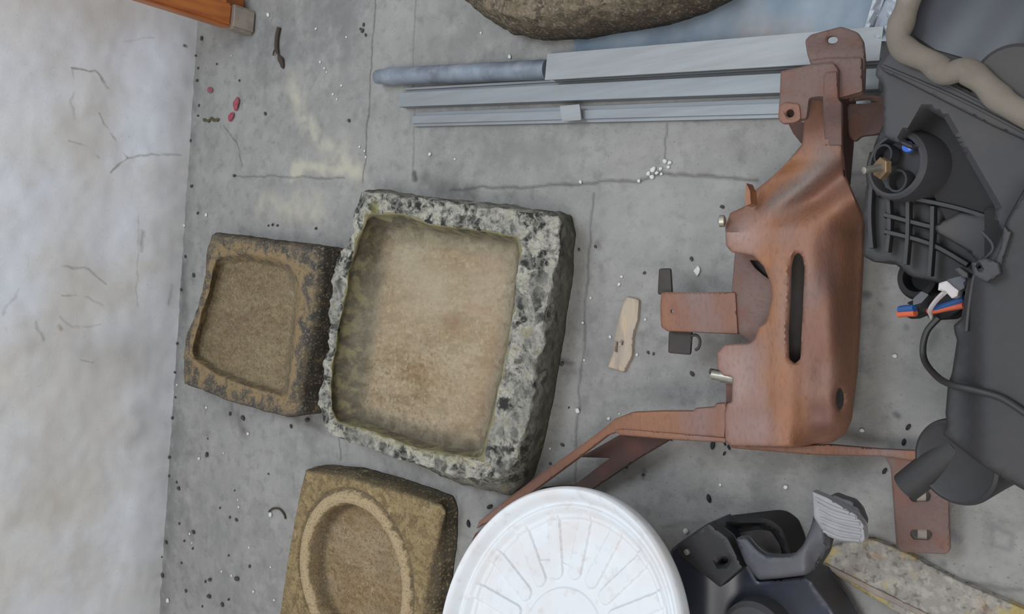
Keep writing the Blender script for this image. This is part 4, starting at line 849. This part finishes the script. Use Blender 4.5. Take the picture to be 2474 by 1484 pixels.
split('dirt_crumb', dm, darks, [
    (lambda x, y: x < 485 and y < 1050, 'dark dirt crumb lying along the foot of the plaster wall', 'crumb', 'dirt crumbs along the wall foot'),
    (lambda x, y: x < 700 and y > 1050, 'dark dirt crumb on the floor between the wall and the sandstone basin', 'crumb', 'dirt crumbs left of the sandstone basin'),
    (lambda x, y: x < 770 and y > 950, 'dark dirt crumb on the floor just below the small brown trough', 'crumb', 'dirt crumbs below the small trough'),
    (lambda x, y: x < 900, 'dark dirt crumb on the floor between wall and pipe end', 'crumb', 'dirt crumbs on the upper left floor'),
    (lambda x, y: True, 'dark dirt crumb on the floor between the large trough and the rusty bracket', 'crumb', 'dirt crumbs between trough and bracket')])
pm = [lump('black_pellet', m_pellet, .0058, .0027, .0026, 40)]
scatter('black_pellet', pm, [(1622, 1056, 1, 1.9), (1724, 1075, 1.2, 1.4), (1752, 1072, .6, 2), (1762, 1081, .7, 2), (1751, 1096, .6, 1), (1714, 1204, 1.1, 1.8), (1185, 1224, 1.2, .5), (1134, 1265, 1.2, 1.8), (1375, 985, .4, 1), (2184, 1068, .8, 1.3), (2138, 1138, .8, 1), (2195, 1032, .8, 1)], 'glossy black seed-like pellet on the floor near the rusty bracket', 'pellet', 'black pellets on the floor')
def petal(px, label, sc_, rot, seed):
    bm = bmesh.new(); bmesh.ops.create_grid(bm, x_segments=14, y_segments=8, size=1)
    for v in bm.verts:
        x, y = v.co.x, v.co.y; wd = math.sqrt(max(.03, 1-x*x)); r_ = y*wd
        v.co = Vector((x*.012, r_*.0075, .0012+.004*r_*r_+.0025*x*x+.0006*math.sin(x*5+seed)))
    g = bmesh.ops.solidify(bm, geom=list(bm.faces), thickness=.0007)
    mn = min(v.co.z for v in bm.verts)
    for v in bm.verts: v.co.z -= mn
    me = bpy.data.meshes.new('petal'); bm.to_mesh(me); bm.free(); me.materials.append(m_petal); me.polygons.foreach_set('use_smooth', [True]*len(me.polygons))
    o = bpy.data.objects.new('petal', me); link(o); o.location = P(*px); o.scale = (sc_,)*3; o.rotation_euler = (0, 0, rot); meta(o, label, 'petal', 'fallen red petals')
petal((510, 218), 'small faded red petal nearest the wall', .95, -.3, 1)
petal((575, 252), 'largest curled crimson petal, upper one of the touching pair', 1.35, 1.2, 2)
petal((562, 283), 'dull red petal below the largest curled one', 1.1, .6, 4)
tw = tube('twig', [(674, 66, .005), (669, 90, .006), (668, 118, .006), (674, 136, .006), (680, 148, .005), (684, 166, .003)], lambda t: .0048+.0022*math.exp(-((t-.75)/.1)**2)-.0030*math.exp(-((t-.55)/.06)**2)-.045*max(0, t-.92), m_twig, None, 5, 10)
br_ = tube('side_shoot', [(669, 112, .005), (662, 124, .007), (660, 134, .006)], .0018, m_twig, tw, 5, 8)
meta(tw, 'short dark brown twig on the floor below the chair leg', 'twig')
tw = tube('dry_stem', [(650, 1236, .003), (660, 1229, .004), (675, 1230, .004), (686, 1242, .003), (690, 1254, .002)], .0022, m_twig, None, 6, 8)
recentre(tw); meta(tw, 'curled dry black stem on the floor left of the sandstone basin', 'stem')
tw = tube('moss_shred', [(492, 289, .003), (503, 292, .004), (511, 286, .005), (518, 291, .004), (529, 288, .003)], lambda t: .003+.0015*math.sin(t*30), simple('olive_moss', C255(84, 80, 54), (), .9), None, 5, 8)
recentre(tw); meta(tw, 'shred of olive moss on the floor beside the red petals', 'moss')
fk = sheet('paper_flake', [(1686, 641), (1691, 650), (1689, 660), (1683, 668), (1679, 660), (1675, 655)], lambda x, y: .004+.001*math.sin(x), .001, m_crumb, None, step=5, rnd=2)
recentre(fk); meta(fk, 'white diamond-shaped paper flake above the dark bracket tab', 'flake')
tw = tube('black_shred', [(1804, 1246, .002), (1810, 1243, .004), (1816, 1247, .003), (1817, 1252, .002)], .0018, m_pellet, None, 5, 8)
recentre(tw); meta(tw, 'tiny black curl on the floor above the pedal box', 'shred')
